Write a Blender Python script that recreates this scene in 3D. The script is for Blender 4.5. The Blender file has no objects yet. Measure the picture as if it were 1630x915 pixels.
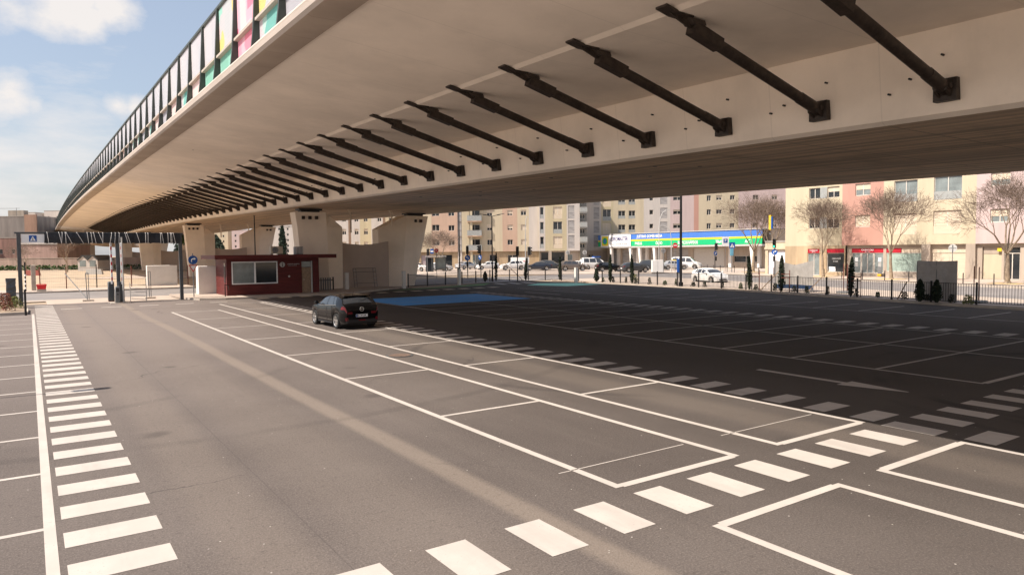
import bpy, math, random
from mathutils import Vector, Matrix
R = math.radians
C = bpy.context.scene.collection
SC = bpy.context.scene

# ------------------------------------------------------------------ camera
YAW, PITCH, ROLL, FOC = 0.5990, 0.0506, 0.0096, 1125.4
cam_d = bpy.data.cameras.new("camera"); cam = bpy.data.objects.new("camera", cam_d); C.objects.link(cam)
cam_d.sensor_width = 36.0; cam_d.lens = FOC / 1630 * 36; cam_d.clip_start = 0.1; cam_d.clip_end = 6000
def cam_dir(x, y):                       # x right, y down, unit depth -> world direction
    c, s = math.cos(ROLL), math.sin(ROLL); x, y = c*x - s*y, s*x + c*y
    c, s = math.cos(PITCH), math.sin(PITCH); dn, fw = y*c + s, c - y*s
    c, s = math.cos(YAW), math.sin(YAW)
    return Vector((x*c + fw*s, -x*s + fw*c, -dn))
_f = cam_dir(0, 0).normalized(); _r = (cam_dir(1, 0) - cam_dir(0, 0)).normalized(); _u = _r.cross(_f)
M = Matrix((( _r.x, _u.x, -_f.x, 0), (_r.y, _u.y, -_f.y, 0), (_r.z, _u.z, -_f.z, 3.2), (0, 0, 0, 1)))
cam.matrix_world = M
SC.camera = cam

# ------------------------------------------------------------------ sun, sky, exposure
SUN = Vector((-0.722, 0.150, 1.0)).normalized()
sun_d = bpy.data.lights.new("sun", 'SUN'); sun_d.energy = 4.1; sun_d.angle = R(0.55); sun_d.color = (1.0, 0.90, 0.79)
sun = bpy.data.objects.new("sun", sun_d); C.objects.link(sun); sun.location = (-60, 0, 80)
sun.rotation_euler = SUN.to_track_quat('Z', 'Y').to_euler()
W = bpy.data.worlds.new("World"); SC.world = W; W.use_nodes = True
nt = W.node_tree; nt.nodes.clear(); N = nt.nodes.new; L = nt.links.new
sky = N('ShaderNodeTexSky'); sky.sky_type = 'NISHITA'; sky.sun_disc = False
sky.sun_elevation = math.asin(SUN.z); sky.sun_rotation = math.atan2(SUN.x, SUN.y)
sky.air_density = 1.0; sky.dust_density = 2.2; sky.ozone_density = 1.0
bg = N('ShaderNodeBackground'); bg.inputs[1].default_value = 0.105; L(sky.outputs[0], bg.inputs[0])
tc = N('ShaderNodeTexCoord')
def nmath(op, a, b=None, clamp=False):
    n = N('ShaderNodeMath'); n.operation = op; n.use_clamp = clamp
    for i, v in enumerate((a, b)):
        if v is None: continue
        if isinstance(v, (int, float)): n.inputs[i].default_value = v
        else: L(v, n.inputs[i])
    return n.outputs[0]
def noise_w(scale, detail, sx=1, sy=1, sz=1, off=0):
    mp = N('ShaderNodeMapping'); mp.inputs['Scale'].default_value = (sx, sy, sz); mp.inputs['Location'].default_value = (off, off*.7, 0)
    L(tc.outputs['Generated'], mp.inputs[0]); n = N('ShaderNodeTexNoise'); n.inputs['Scale'].default_value = scale
    n.inputs['Detail'].default_value = detail; n.inputs['Roughness'].default_value = .6; L(mp.outputs[0], n.inputs[0]); return n.outputs[0]
puff = noise_w(7, 10, 1, 1, 1.5); fine = noise_w(3.2, 7, 1, 1, 3.2, 4.1)
mask = None
def blob(px, py, r, amp):
    global mask
    d = cam_dir((px-815)/FOC, (py-457.5)/FOC).normalized()
    dp = N('ShaderNodeVectorMath'); dp.operation = 'DISTANCE'; dp.inputs[1].default_value = d; L(tc.outputs['Generated'], dp.inputs[0])
    v = nmath('SUBTRACT', 1.0, nmath('DIVIDE', dp.outputs['Value'], r)); v = nmath('MULTIPLY', nmath('MAXIMUM', v, 0.0), amp)
    mask = v if mask is None else nmath('MAXIMUM', mask, v)
for b in ((110, 0, .070, 1.3), (180, 15, .055, 1.3), (145, 30, .05, 1.2), (20, 150, .05, 1.25), (60, 165, .035, 1.0), (185, 168, .033, 1.15), (215, 170, .03, 1.0), (60, 240, .035, .75), (30, 238, .03, .75), (20, 15, .04, .7)): blob(*b)
cl = nmath('ADD', mask, nmath('MULTIPLY', nmath('SUBTRACT', puff, .5), 2.9))
cl = nmath('MULTIPLY', nmath('SUBTRACT', cl, .36), 1.55, True)
sepz = N('ShaderNodeSeparateXYZ'); L(tc.outputs['Generated'], sepz.inputs[0])
low = nmath('SUBTRACT', 1.0, nmath('DIVIDE', nmath('ABSOLUTE', nmath('SUBTRACT', sepz.outputs[2], .05)), .13), True)
wide = nmath('MULTIPLY', nmath('SUBTRACT', nmath('ADD', fine, nmath('MULTIPLY', low, .32)), .60), 4.0, True)
cl = nmath('MAXIMUM', cl, wide)
bgc = N('ShaderNodeBackground'); bgc.inputs[0].default_value = (1.0, .955, .93, 1); bgc.inputs[1].default_value = .455
hz = N('ShaderNodeBackground'); hz.inputs[0].default_value = (.82, .87, .96, 1); hz.inputs[1].default_value = .285
mix0 = N('ShaderNodeMixShader'); mix0.inputs[0].default_value = .5; L(bg.outputs[0], mix0.inputs[1]); L(hz.outputs[0], mix0.inputs[2])
mixw = N('ShaderNodeMixShader'); L(cl, mixw.inputs[0]); L(mix0.outputs[0], mixw.inputs[1]); L(bgc.outputs[0], mixw.inputs[2])
wo = N('ShaderNodeOutputWorld'); L(mixw.outputs[0], wo.inputs[0])
vs = SC.view_settings; vs.view_transform = 'Standard'; vs.look = 'None'; vs.gamma = 1.0; vs.use_curve_mapping = False; vs.exposure = 1.0
SC.render.engine = 'CYCLES'; SC.cycles.max_bounces = 8; SC.cycles.diffuse_bounces = 6; SC.cycles.glossy_bounces = 3; SC.cycles.transmission_bounces = 4
SC.cycles.caustics_reflective = False; SC.cycles.caustics_refractive = False; SC.cycles.sample_clamp_indirect = 4

# ------------------------------------------------------------------ materials
def mat(name, col, rough=.75, metal=0.0, var=.12, scale=3.0, bump=0.0, bscale=40.0, spec=.35, streak=None, emit=None):
    m = bpy.data.materials.new(name); m.use_nodes = True; t = m.node_tree; p = t.nodes['Principled BSDF']
    p.inputs['Roughness'].default_value = rough; p.inputs['Metallic'].default_value = metal; p.inputs['Specular IOR Level'].default_value = spec
    p.inputs['Base Color'].default_value = (*col, 1)
    if emit: p.inputs['Emission Color'].default_value = (*emit[:3], 1); p.inputs['Emission Strength'].default_value = emit[3]
    tcn = t.nodes.new('ShaderNodeTexCoord'); mp = t.nodes.new('ShaderNodeMapping'); t.links.new(tcn.outputs['Object'], mp.inputs[0])
    if streak: mp.inputs['Scale'].default_value = streak
    if var > 0:
        n = t.nodes.new('ShaderNodeTexNoise'); n.inputs['Scale'].default_value = scale; n.inputs['Detail'].default_value = 6; n.inputs['Roughness'].default_value = .65
        t.links.new(mp.outputs[0], n.inputs[0]); r = t.nodes.new('ShaderNodeValToRGB')
        r.color_ramp.elements[0].position = .3; r.color_ramp.elements[1].position = .7
        r.color_ramp.elements[0].color = (*[max(0, c*(1-var)) for c in col], 1); r.color_ramp.elements[1].color = (*[min(1, c*(1+var)) for c in col], 1)
        t.links.new(n.outputs[0], r.inputs[0]); t.links.new(r.outputs[0], p.inputs['Base Color'])
    if bump > 0:
        n2 = t.nodes.new('ShaderNodeTexNoise'); n2.inputs['Scale'].default_value = bscale; n2.inputs['Detail'].default_value = 4; t.links.new(mp.outputs[0], n2.inputs[0])
        b = t.nodes.new('ShaderNodeBump'); b.inputs['Strength'].default_value = bump; b.inputs['Distance'].default_value = .02
        t.links.new(n2.outputs[0], b.inputs['Height']); t.links.new(b.outputs[0], p.inputs['Normal'])
    return m

class G:                                  # little node-graph helper for the richer materials
    def __init__(s, m): s.t = m.node_tree; s.p = s.t.nodes['Principled BSDF']; s.tc = s.t.nodes.new('ShaderNodeTexCoord').outputs['Object']
    def n(s, k): return s.t.nodes.new(k)
    def l(s, a, b): s.t.links.new(a, b)
    def map(s, sc, loc=(0, 0, 0)):
        m = s.n('ShaderNodeMapping'); m.inputs['Scale'].default_value = sc; m.inputs['Location'].default_value = loc; s.l(s.tc, m.inputs[0]); return m.outputs[0]
    def noise(s, scale, detail=5, vec=None, rough=.6):
        n = s.n('ShaderNodeTexNoise'); n.inputs['Scale'].default_value = scale; n.inputs['Detail'].default_value = detail; n.inputs['Roughness'].default_value = rough
        s.l(vec or s.tc, n.inputs[0]); return n.outputs[0]
    def ma(s, op, a, b=None, clamp=False):
        n = s.n('ShaderNodeMath'); n.operation = op; n.use_clamp = clamp
        for i, v in enumerate((a, b)):
            if v is None: continue
            if isinstance(v, (int, float)): n.inputs[i].default_value = v
            else: s.l(v, n.inputs[i])
        return n.outputs[0]
    def step(s, v, a, b):                 # smooth 0..1 between a and b
        n = s.n('ShaderNodeMapRange'); n.interpolation_type = 'SMOOTHSTEP'; n.inputs[1].default_value = a; n.inputs[2].default_value = b; s.l(v, n.inputs[0]); return n.outputs[0]
    def mix(s, f, a, b):
        n = s.n('ShaderNodeMix'); n.data_type = 'RGBA'
        for i, v in ((0, f), (6, a), (7, b)):
            if isinstance(v, (int, float)): n.inputs[i].default_value = v
            elif isinstance(v, tuple): n.inputs[i].default_value = (*v, 1)
            else: s.l(v, n.inputs[i])
        return n.outputs[2]
    def xyz(s):
        n = s.n('ShaderNodeSeparateXYZ'); s.l(s.tc, n.inputs[0]); return n.outputs
    def bump(s, h, st, d=.02):
        b = s.n('ShaderNodeBump'); b.inputs['Strength'].default_value = st; b.inputs['Distance'].default_value = d; s.l(h, b.inputs['Height']); s.l(b.outputs[0], s.p.inputs['Normal'])

def asphalt_lot():
    m = mat("lot_asphalt", (.1, .1, .1), .82, var=0, spec=.12); g = G(m); x, y, z = g.xyz()
    big = g.noise(.16, 6); mid = g.noise(1.1, 6); grain = g.noise(38, 4, rough=.85); lane = g.noise(1.0, 5, g.map((.9, .06, 1)))
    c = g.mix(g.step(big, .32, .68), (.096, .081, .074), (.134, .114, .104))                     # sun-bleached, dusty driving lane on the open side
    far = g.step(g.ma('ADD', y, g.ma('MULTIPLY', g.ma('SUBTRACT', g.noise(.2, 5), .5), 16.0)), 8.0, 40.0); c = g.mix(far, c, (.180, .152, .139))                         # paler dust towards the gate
    shade_wash = g.step(g.ma('ADD', g.ma('SUBTRACT', x, g.ma('MULTIPLY', y, .10)), g.ma('MULTIPLY', g.ma('SUBTRACT', g.noise(.12, 4), .5), 5.0)), .5, 13.0)
    c = g.mix(shade_wash, c, g.mix(g.step(big, .32, .68), (.058, .049, .044), (.078, .067, .060)))       # darker, less dusty towards the bays, with deck shade painted into the colour
    c = g.mix(g.ma('MULTIPLY', g.step(lane, .45, .75), g.ma('SUBTRACT', .22, g.ma('MULTIPLY', shade_wash, .17))), c, (.19, .165, .145))
    c = g.mix(g.ma('MULTIPLY', g.step(mid, .55, .8), .30), c, (.060, .053, .050))
    wob = g.ma('MULTIPLY', g.ma('SUBTRACT', g.noise(.07, 1), .5), .5)
    for X0, w, a in ((4.95, .22, .48), (3.6, .8, .12), (2.0, .5, .18), (11.3, .6, .15)):      # dusty tyre tracks worn along the driving lane
        d = g.ma('ABSOLUTE', g.ma('SUBTRACT', g.ma('ADD', x, wob), X0)); k = g.ma('MULTIPLY', g.ma('SUBTRACT', 1.0, g.step(d, w*.4, w*1.3)), a)
        c = g.mix(k, c, (.262, .216, .176))
    for cx, cy, r, w, a in ((21.0, 3.5, 6.4, .10, .6), (21.6, 3.2, 8.0, .10, .5), (16.4, 16.5, 7.5, .10, .35), (20.5, 5.2, 5.2, .09, .5), (3.5, 30, 17, .12, .25), (-3, 28, 12, .12, .2)):   # dark rubber arcs
        v = g.n('ShaderNodeVectorMath'); v.operation = 'DISTANCE'; v.inputs[1].default_value = (cx, cy, 0); g.l(g.tc, v.inputs[0])
        d = g.ma('ABSOLUTE', g.ma('SUBTRACT', v.outputs['Value'], r)); k = g.ma('MULTIPLY', g.ma('SUBTRACT', 1.0, g.step(d, w*.5, w*2.2)), g.ma('MULTIPLY', g.step(g.noise(.35, 3), .42, .62), a)); c = g.mix(k, c, (.026, .024, .024))
    c = g.mix(g.ma('MULTIPLY', g.step(grain, .48, .66), g.ma('SUBTRACT', .62, g.ma('MULTIPLY', shade_wash, .40))), c, (.225, .195, .178)); c = g.mix(g.ma('MULTIPLY', g.step(grain, .5, .3), .4), c, (.05, .044, .041))
    ck = g.n('ShaderNodeTexVoronoi'); ck.feature = 'DISTANCE_TO_EDGE'; ck.inputs['Scale'].default_value = .16; wv = g.n('ShaderNodeVectorMath'); wv.operation = 'ADD'; nz = g.n('ShaderNodeTexNoise'); nz.inputs['Scale'].default_value = .9; nz.inputs['Detail'].default_value = 6; g.l(g.tc, nz.inputs[0]); g.l(g.tc, wv.inputs[0]); g.l(nz.outputs['Color'], wv.inputs[1]); g.l(wv.outputs[0], ck.inputs[0])
    c = g.mix(g.ma('MULTIPLY', g.step(ck.outputs['Distance'], .0035, .0012), g.ma('MULTIPLY', g.step(g.noise(.13, 3), .5, .6), .6)), c, (.05, .044, .041))     # a few hairline cracks
    f = g.ma('FRACT', g.ma('DIVIDE', g.ma('ADD', x, 1.3), 3.9)); c = g.mix(g.ma('MULTIPLY', g.step(f, .006, .002), .35), c, (.06, .053, .05))                      # paver joints
    oil = g.n('ShaderNodeTexVoronoi'); oil.inputs['Scale'].default_value = .42; oil.inputs['Randomness'].default_value = 1; g.l(g.tc, oil.inputs[0]); c = g.mix(g.ma('MULTIPLY', g.step(g.ma('ADD', oil.outputs['Distance'], g.ma('MULTIPLY', mid, .25)), .26, .16), .45), c, (.045, .04, .038))
    mott = g.noise(11, 7, rough=.75); c = g.mix(g.ma('MULTIPLY', g.step(mott, .48, .30), .45), c, (.050, .043, .040))
    spk = g.n('ShaderNodeTexVoronoi'); spk.inputs['Scale'].default_value = 3.3; g.l(g.tc, spk.inputs[0])
    c = g.mix(g.step(spk.outputs['Distance'], .045, .02), c, (.45, .42, .38))
    g.l(c, g.p.inputs['Base Color']); g.bump(grain, .8, .015); return m

def road_asphalt():
    m = mat("street_asphalt", (.16, .15, .15), .8, var=0); g = G(m); a = g.noise(.3, 5); b = g.noise(45, 3)
    c = g.mix(g.step(a, .3, .7), (.17, .155, .15), (.225, .205, .195)); c = g.mix(g.ma('MULTIPLY', g.step(b, .45, .7), .4), c, (.27, .25, .24)); g.l(c, g.p.inputs['Base Color']); return m

def paint(name, col):
    m = mat(name, col, .75, var=0, spec=.15); g = G(m); a = g.noise(1.7, 6); b = g.noise(60, 3); d = g.noise(7, 6)
    c = g.mix(g.step(a, .35, .7), tuple(v*.90 for v in col), col); c = g.mix(g.ma('MULTIPLY', g.step(d, .70, .78), .5), c, (.36, .29, .22)); e = g.noise(22, 6, rough=.75); c = g.mix(g.ma('MULTIPLY', g.step(e, .60, .68), g.step(a, .42, .62)), c, (.15, .13, .12)); c = g.mix(g.ma('MULTIPLY', g.step(g.noise(1.0, 5, g.map((2.2, .25, 1))), .5, .7), .3), c, tuple(v*.62 for v in col)); c = g.mix(g.ma('MULTIPLY', g.step(b, .60, .74), .35), c, tuple(v*.6 for v in col))
    g.l(c, g.p.inputs['Base Color']); return m

def concrete(name, col, board=False, streaks=.5, joints=0, jstr=.6):
    m = mat(name, col, .82, var=0, spec=.25); g = G(m); x, y, z = g.xyz()
    a = g.noise(.35, 6); b = g.noise(14, 5); s = g.noise(1.0, 5, g.map((.8, .8, .10)))
    c = g.mix(g.step(a, .3, .7), tuple(v*.90 for v in col), tuple(min(1, v*1.05) for v in col))
    c = g.mix(g.ma('MULTIPLY', g.step(s, .52, .75), .30*streaks), c, tuple(v*.60 for v in col)); c = g.mix(g.ma('MULTIPLY', g.step(b, .55, .75), .12), c, tuple(v*.7 for v in col))
    if joints:
        f = g.ma('FRACT', g.ma('MULTIPLY', y, 1/joints)); c = g.mix(g.ma('MULTIPLY', g.step(f, .014, .006), jstr), c, tuple(v*.35 for v in col)); t2 = g.noise(1.0, 2, g.map((.01, 1/joints*.9, .01))); c = g.mix(g.ma('MULTIPLY', g.step(t2, .4, .65), jstr*.5), c, tuple(v*.6 for v in col))
    if board:                             # board-marked soffit: shutter joints across and along, planks of differing tone
        f = g.ma('FRACT', g.ma('MULTIPLY', y, 1/3.25)); jy = g.ma('MAXIMUM', g.step(f, .012, .004), g.step(f, .988, .996))
        f = g.ma('FRACT', g.ma('MULTIPLY', x, 1/2.05)); jx = g.ma('MAXIMUM', g.step(f, .020, .006), g.step(f, .980, .994))
        pl = g.noise(1.0, 4, g.map((3.4, .09, 1))); c = g.mix(g.step(pl, .35, .65), tuple(v*.66 for v in col), tuple(min(1, v*1.1) for v in col))
        st = g.noise(.22, 6, g.map((1, 2.5, 1))); c = g.mix(g.ma('MULTIPLY', g.step(st, .5, .7), .45), c, tuple(v*.5 for v in col))
        c = g.mix(g.ma('MULTIPLY', g.ma('MAXIMUM', jx, jy), .7), c, tuple(v*.35 for v in col))
    g.l(c, g.p.inputs['Base Color']); g.bump(b, .25, .01); return m

def slats(name, col, axis=2, pitch=.14, dark=.35, rough=.55, var=.25):
    m = mat(name, col, rough, var=0); g = G(m); q = g.xyz()[axis]; f = g.ma('FRACT', g.ma('DIVIDE', q, pitch)); i = g.ma('FLOOR', g.ma('DIVIDE', q, pitch))
    j = g.ma('MAXIMUM', g.step(f, .10, .04), g.step(f, .92, .97)); sc = [.6, .6, .6]; sc[axis] = 3.0/pitch*.33
    n = g.noise(1.0, 5, g.map(tuple(sc))); c = g.mix(g.step(n, .3, .7), tuple(v*(1-var) for v in col), tuple(min(1, v*(1+var)) for v in col))
    c = g.mix(j, c, tuple(v*dark for v in col)); g.l(c, g.p.inputs['Base Color']); g.bump(g.ma('SUBTRACT', 1.0, j), .5, .02); return m

def print_panel(name, cols, seed):         # printed translucent film: blocky patches of colour
    m = bpy.data.materials.new(name); m.use_nodes = True; t = m.node_tree; g = G(m)
    v = g.n('ShaderNodeTexVoronoi'); v.distance = 'CHEBYCHEV'; v.inputs['Scale'].default_value = 1.0; g.l(g.map((0, .9, .75), (0, seed*3.1, seed*1.7)), v.inputs[0])
    sp = g.n('ShaderNodeSeparateColor'); g.l(v.outputs['Color'], sp.inputs[0]); r = g.n('ShaderNodeValToRGB'); r.color_ramp.interpolation = 'CONSTANT'
    while len(r.color_ramp.elements) < len(cols): r.color_ramp.elements.new(.5)
    for i, c in enumerate(cols): r.color_ramp.elements[i].position = i/len(cols); r.color_ramp.elements[i].color = (*c, 1)
    g.l(sp.outputs[0], r.inputs[0]); f = g.ma('FRACT', g.ma('MULTIPLY', g.xyz()[2], 7.0)); c = g.mix(g.ma('MULTIPLY', g.step(f, .12, .05), .25), r.outputs[0], (.45, .45, .48))
    d = g.n('ShaderNodeBsdfDiffuse'); tr = g.n('ShaderNodeBsdfTranslucent'); g.l(c, d.inputs[0]); g.l(c, tr.inputs[0]); mx = g.n('ShaderNodeMixShader'); mx.inputs[0].default_value = .55
    g.l(d.outputs[0], mx.inputs[1]); g.l(tr.outputs[0], mx.inputs[2]); o = [n for n in t.nodes if n.type == 'OUTPUT_MATERIAL'][0]; g.l(mx.outputs[0], o.inputs[0]); return m

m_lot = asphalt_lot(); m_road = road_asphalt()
m_white = paint("white_road_paint", (.45, .41, .375)); m_blue = paint("blue_road_paint", (.10, .36, .80)); m_green = paint("green_road_paint", (.26, .55, .44)); m_dkgreen = paint("dark_green_road_paint", (.13, .24, .09)); m_cream = paint("cream_road_paint", (.58, .48, .36))
m_conc = concrete("pale_concrete", (.85, .75, .65), joints=3.262, jstr=.16); m_conc_fascia = concrete("fascia_concrete", (.46, .40, .355), streaks=.8); m_conc_raw = concrete("raw_concrete", (.40, .325, .265), streaks=1.0, joints=2.0); m_soffit = concrete("board_marked_concrete", (.86, .67, .49), board=True)
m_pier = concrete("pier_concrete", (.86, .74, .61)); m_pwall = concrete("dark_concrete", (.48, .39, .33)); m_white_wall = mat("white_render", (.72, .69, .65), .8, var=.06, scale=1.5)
m_steel = mat("dark_weathered_steel", (.042, .031, .025), .55, .1, var=.5, scale=6); m_fin = mat("green_grey_fin_steel", (.060, .070, .062), .5, .1, var=.15); m_rail = mat("pale_rail", (.42, .37, .32), .6, var=.1)
m_black = mat("black_metal", (.016, .015, .016), .45, .1, var=.2); m_rubber = mat("rubber", (.018, .018, .018), .8, var=.2); m_grey = mat("grey_metal", (.17, .175, .18), .5, .2, var=.1); m_lgrey = mat("light_grey_metal", (.48, .47, .45), .5, .1, var=.08)
m_dkgrey = mat("slate_grey_metal", (.075, .08, .085), .5, .1, var=.12); m_rust = mat("rust_red_stake", (.16, .05, .035), .7, var=.3); m_wood = mat("weathered_wood", (.30, .21, .14), .8, var=.25, scale=8)
m_chrome = mat("alloy", (.62, .60, .58), .3, .85, var=.05); m_glass = mat("dark_glass", (.022, .026, .030), .06, 0, var=.15, scale=.6, spec=.6); m_glass_l = mat("pale_glass", (.20, .23, .23), .10, 0, var=.35, scale=.7, spec=.6); m_carglass = mat("car_glass", (.03, .034, .04), .03, 0, var=.1, spec=.9)
m_kiosk = slats("dark_red_timber", (.115, .018, .016), 2, .105, .30, .5, .3); m_red = mat("red_plastic", (.62, .025, .03), .5, var=.08); m_sblue = mat("sign_blue", (.015, .085, .33), .45, var=.05); m_swhite = mat("sign_white", (.80, .80, .80), .5, var=.04); m_sred = mat("sign_red", (.55, .02, .025), .45, var=.05)
m_tarp = mat("black_tarpaulin", (.016, .018, .024), .42, var=.4, scale=2.5, bump=.9, bscale=2.2); m_tarpg = mat("grey_tarpaulin", (.34, .32, .30), .7, var=.12, scale=3, bump=.8, bscale=2.5); m_tarpb = mat("navy_hem", (.02, .045, .10), .6, var=.2)
m_cord = mat("white_cord", (.72, .70, .68), .7, var=.05); m_sand = mat("sandy_ground", (.38, .30, .215), .95, var=.22, scale=.25, bump=.3, bscale=6); m_earth = mat("bare_earth", (.34, .265, .19), .95, var=.3, scale=.15); m_soil = mat("planting_soil", (.26, .195, .14), .95, var=.4, scale=1.3, bump=.5, bscale=14)
m_pave = mat("pale_paving", (.40, .33, .275), .85, var=.14, scale=.8, bump=.15, bscale=20); m_kerb = mat("kerb_stone", (.42, .365, .31), .85, var=.15, scale=2)
m_leaf = mat("leaf_green", (.060, .105, .030), .7, var=.5, scale=5); m_leaf2 = mat("leaf_yellow_green", (.16, .17, .045), .7, var=.4, scale=5); m_leafr = mat("leaf_red", (.20, .065, .04), .7, var=.4, scale=5); m_cyp = mat("cypress_green", (.020, .030, .015), .8, var=.5, scale=5); m_cypf = mat("cypress_hazy_green", (.035, .055, .035), .8, var=.4, scale=1)
m_bark = mat("plane_bark", (.30, .235, .17), .85, var=.35, scale=3.5); m_twig = mat("bare_twigs", (.175, .128, .098), .85, var=.2, scale=2); m_straw = mat("straw_mulch", (.45, .33, .16), .9, var=.25, scale=4)
def wallm(n, c, v=.07): return mat(n, tuple(q*.76 for q in c), .85, var=v*1.5, scale=1.0, streak=(.7, .7, .09))
w_cream = wallm("cream_render", (.67, .575, .41)); w_cream2 = wallm("pale_cream_render", (.68, .58, .42)); w_pink = wallm("salmon_render", (.62, .35, .28)); w_lilac = wallm("pale_lilac_render", (.66, .52, .50)); w_peach = wallm("peach_render", (.64, .45, .34)); w_white = wallm("off_white_render", (.68, .62, .57)); w_yellow = wallm("straw_render", (.64, .55, .37)); w_greyr = wallm("grey_render", (.34, .33, .31)); w_ochre = wallm("ochre_stone", (.52, .39, .25), .2); w_stone = wallm("stone_cladding", (.52, .43, .35), .15)
m_louvre = slats("grey_louvre", (.36, .34, .33), 2, .16, .35); m_shut = slats("cream_shutter", (.62, .52, .40), 2, .09, .7, .6, .05); m_frame = mat("window_frame", (.66, .60, .53), .5, var=.04); m_balus = mat("balustrade_glass", (.33, .34, .33), .2, var=.15); m_awn = mat("red_fascia_board", (.42, .015, .03), .5, var=.1)
m_lt_off = mat("dark_lens", (.02, .02, .02), .3, var=.1); m_ltg = mat("green_lamp", (.02, .3, .1), .4, var=0, emit=(.05, .9, .35, 2.0)); m_ltr = mat("red_lamp", (.4, .02, .02), .4, var=0, emit=(1, .08, .05, 2.0))

# ------------------------------------------------------------------ mesh helpers
class MB:
    def __init__(s): s.v = []; s.f = []; s.mi = []; s.cur = 0
    def add(s, vs, fs):
        o = len(s.v); s.v += [tuple(v) for v in vs]; s.f += [tuple(i+o for i in f) for f in fs]; s.mi += [s.cur]*len(fs); return s
    def box(s, x0, x1, y0, y1, z0, z1):
        return s.add([(x0,y0,z0),(x1,y0,z0),(x1,y1,z0),(x0,y1,z0),(x0,y0,z1),(x1,y0,z1),(x1,y1,z1),(x0,y1,z1)], [(0,3,2,1),(4,5,6,7),(0,1,5,4),(1,2,6,5),(2,3,7,6),(3,0,4,7)])
    def bevbox(s, x0, x1, y0, y1, z0, z1, b):
        n = []; 
        for z, i in ((z0, b), (z0+b, 0), (z1-b, 0), (z1, b)):
            n.append([(x0+i+b*(i==0), y0+i, z), (x1-i-b*(i==0), y0+i, z), (x1-i, y0+i+b*(i==0), z), (x1-i, y1-i-b*(i==0), z), (x1-i-b*(i==0), y1-i, z), (x0+i+b*(i==0), y1-i, z), (x0+i, y1-i-b*(i==0), z), (x0+i, y0+i+b*(i==0), z)])
        return s.loft(n, True, True)
    def loft(s, rings, closed=True, caps=False):
        k = len(rings[0]); vs = [p for r in rings for p in r]; fs = []
        for i in range(len(rings)-1):
            for j in range(k if closed else k-1):
                a, b = i*k+j, i*k+(j+1) % k; fs.append((a, b, b+k, a+k))
        if caps: fs.append(tuple(reversed(range(k)))); fs.append(tuple(range((len(rings)-1)*k, len(rings)*k)))
        return s.add(vs, fs)
    def tube(s, p0, p1, r0, r1=None, n=8, caps=True):
        r1 = r0 if r1 is None else r1; p0, p1 = Vector(p0), Vector(p1); d = p1-p0
        if d.length < 1e-6: return s
        d.normalize(); a = d.orthogonal().normalized(); b = d.cross(a); rg = []
        for p, r in ((p0, r0), (p1, r1)): rg.append([tuple(p + (a*math.cos(t)+b*math.sin(t))*r) for t in [2*math.pi*i/n for i in range(n)]])
        return s.loft(rg, True, caps)
    def path(s, pts, r, n=6):
        for a, b in zip(pts, pts[1:]): s.tube(a, b, r, r, n)
        return s
    def bar(s, p0, p1, w, h, up=(0, 0, 1)):
        p0, p1 = Vector(p0), Vector(p1); d = (p1-p0).normalized(); u = Vector(up); sd = d.cross(u)
        if sd.length < 1e-4: sd = d.orthogonal()
        sd.normalize(); u = sd.cross(d); c = [(-w/2, -h/2), (w/2, -h/2), (w/2, h/2), (-w/2, h/2)]
        return s.loft([[tuple(p + sd*a + u*b) for a, b in c] for p in (p0, p1)], True, True)
    def prism(s, poly, axis, a, b):        # poly in the two other axes, extruded along axis
        def P(u, v, w): return [(w, u, v), (u, w, v), (u, v, w)][axis]
        return s.loft([[P(u, v, w) for u, v in poly] for w in (a, b)], True, True)
    def disc(s, c, r, normal, th=.02, n=24):
        nrm = Vector(normal).normalized(); c = Vector(c); return s.tube(c - nrm*th/2, c + nrm*th/2, r, r, n)
    def quad(s, a, b, c, d): return s.add([a, b, c, d], [(0, 1, 2, 3)])
    def build(s, name, mats, parent=None, smooth=None, label=None):
        me = bpy.data.meshes.new(name); me.from_pydata(s.v, [], s.f); mats = mats if isinstance(mats, (list, tuple)) else [mats]
        for m in mats: me.materials.append(m)
        if len(mats) > 1: me.polygons.foreach_set('material_index', s.mi)
        me.validate(); me.update()
        if smooth is not None:
            me.polygons.foreach_set('use_smooth', [True]*len(me.polygons)); me.set_sharp_from_angle(angle=R(smooth))
        o = bpy.data.objects.new(name, me); C.objects.link(o)
        if parent is not None: o.parent = parent
        if label: o['label'] = label
        return o
def tag(o, label, cat, group=None, kind=None):
    o['label'] = label; o['category'] = cat
    if group: o['group'] = group
    if kind: o['kind'] = kind
    return o
def thing(name, label, cat, loc=(0, 0, 0), rz=0.0, group=None):
    o = bpy.data.objects.new(name, None); o.empty_display_size = .3; C.objects.link(o); o.location = loc; o.rotation_euler = (0, 0, rz); return tag(o, label, cat, group)
def struct(name, mb, m): o = mb.build(name, m); o['kind'] = 'structure'; return o
def copy_tree(o, parent=None):
    c = o.copy(); C.objects.link(c)
    if parent: c.parent = parent
    for ch in list(o.children): copy_tree(ch, c)
    return c
def put(o, loc, rz=None, label=None):
    o.location = loc
    if rz is not None: o.rotation_euler = (0, 0, rz)
    if label: o['label'] = label
    return o
def text(name, s, size, loc, rot, m, parent, ext=.01, align='CENTER', sx=1.0):
    cu = bpy.data.curves.new("lettering", 'FONT'); cu.body = s; cu.size = size; cu.extrude = ext; cu.offset = size*.018; cu.align_x = align; cu.align_y = 'CENTER'; cu.resolution_u = 3
    o = bpy.data.objects.new("lettering", cu); C.objects.link(o); bpy.context.view_layer.update()
    me = bpy.data.meshes.new_from_object(o.evaluated_get(bpy.context.evaluated_depsgraph_get())); bpy.data.objects.remove(o); bpy.data.curves.remove(cu)
    me.materials.clear(); me.materials.append(m); q = bpy.data.objects.new(name, me); C.objects.link(q); q.parent = parent; q.location = loc; q.rotation_euler = rot; q.scale = (sx, 1, 1); return q
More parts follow.
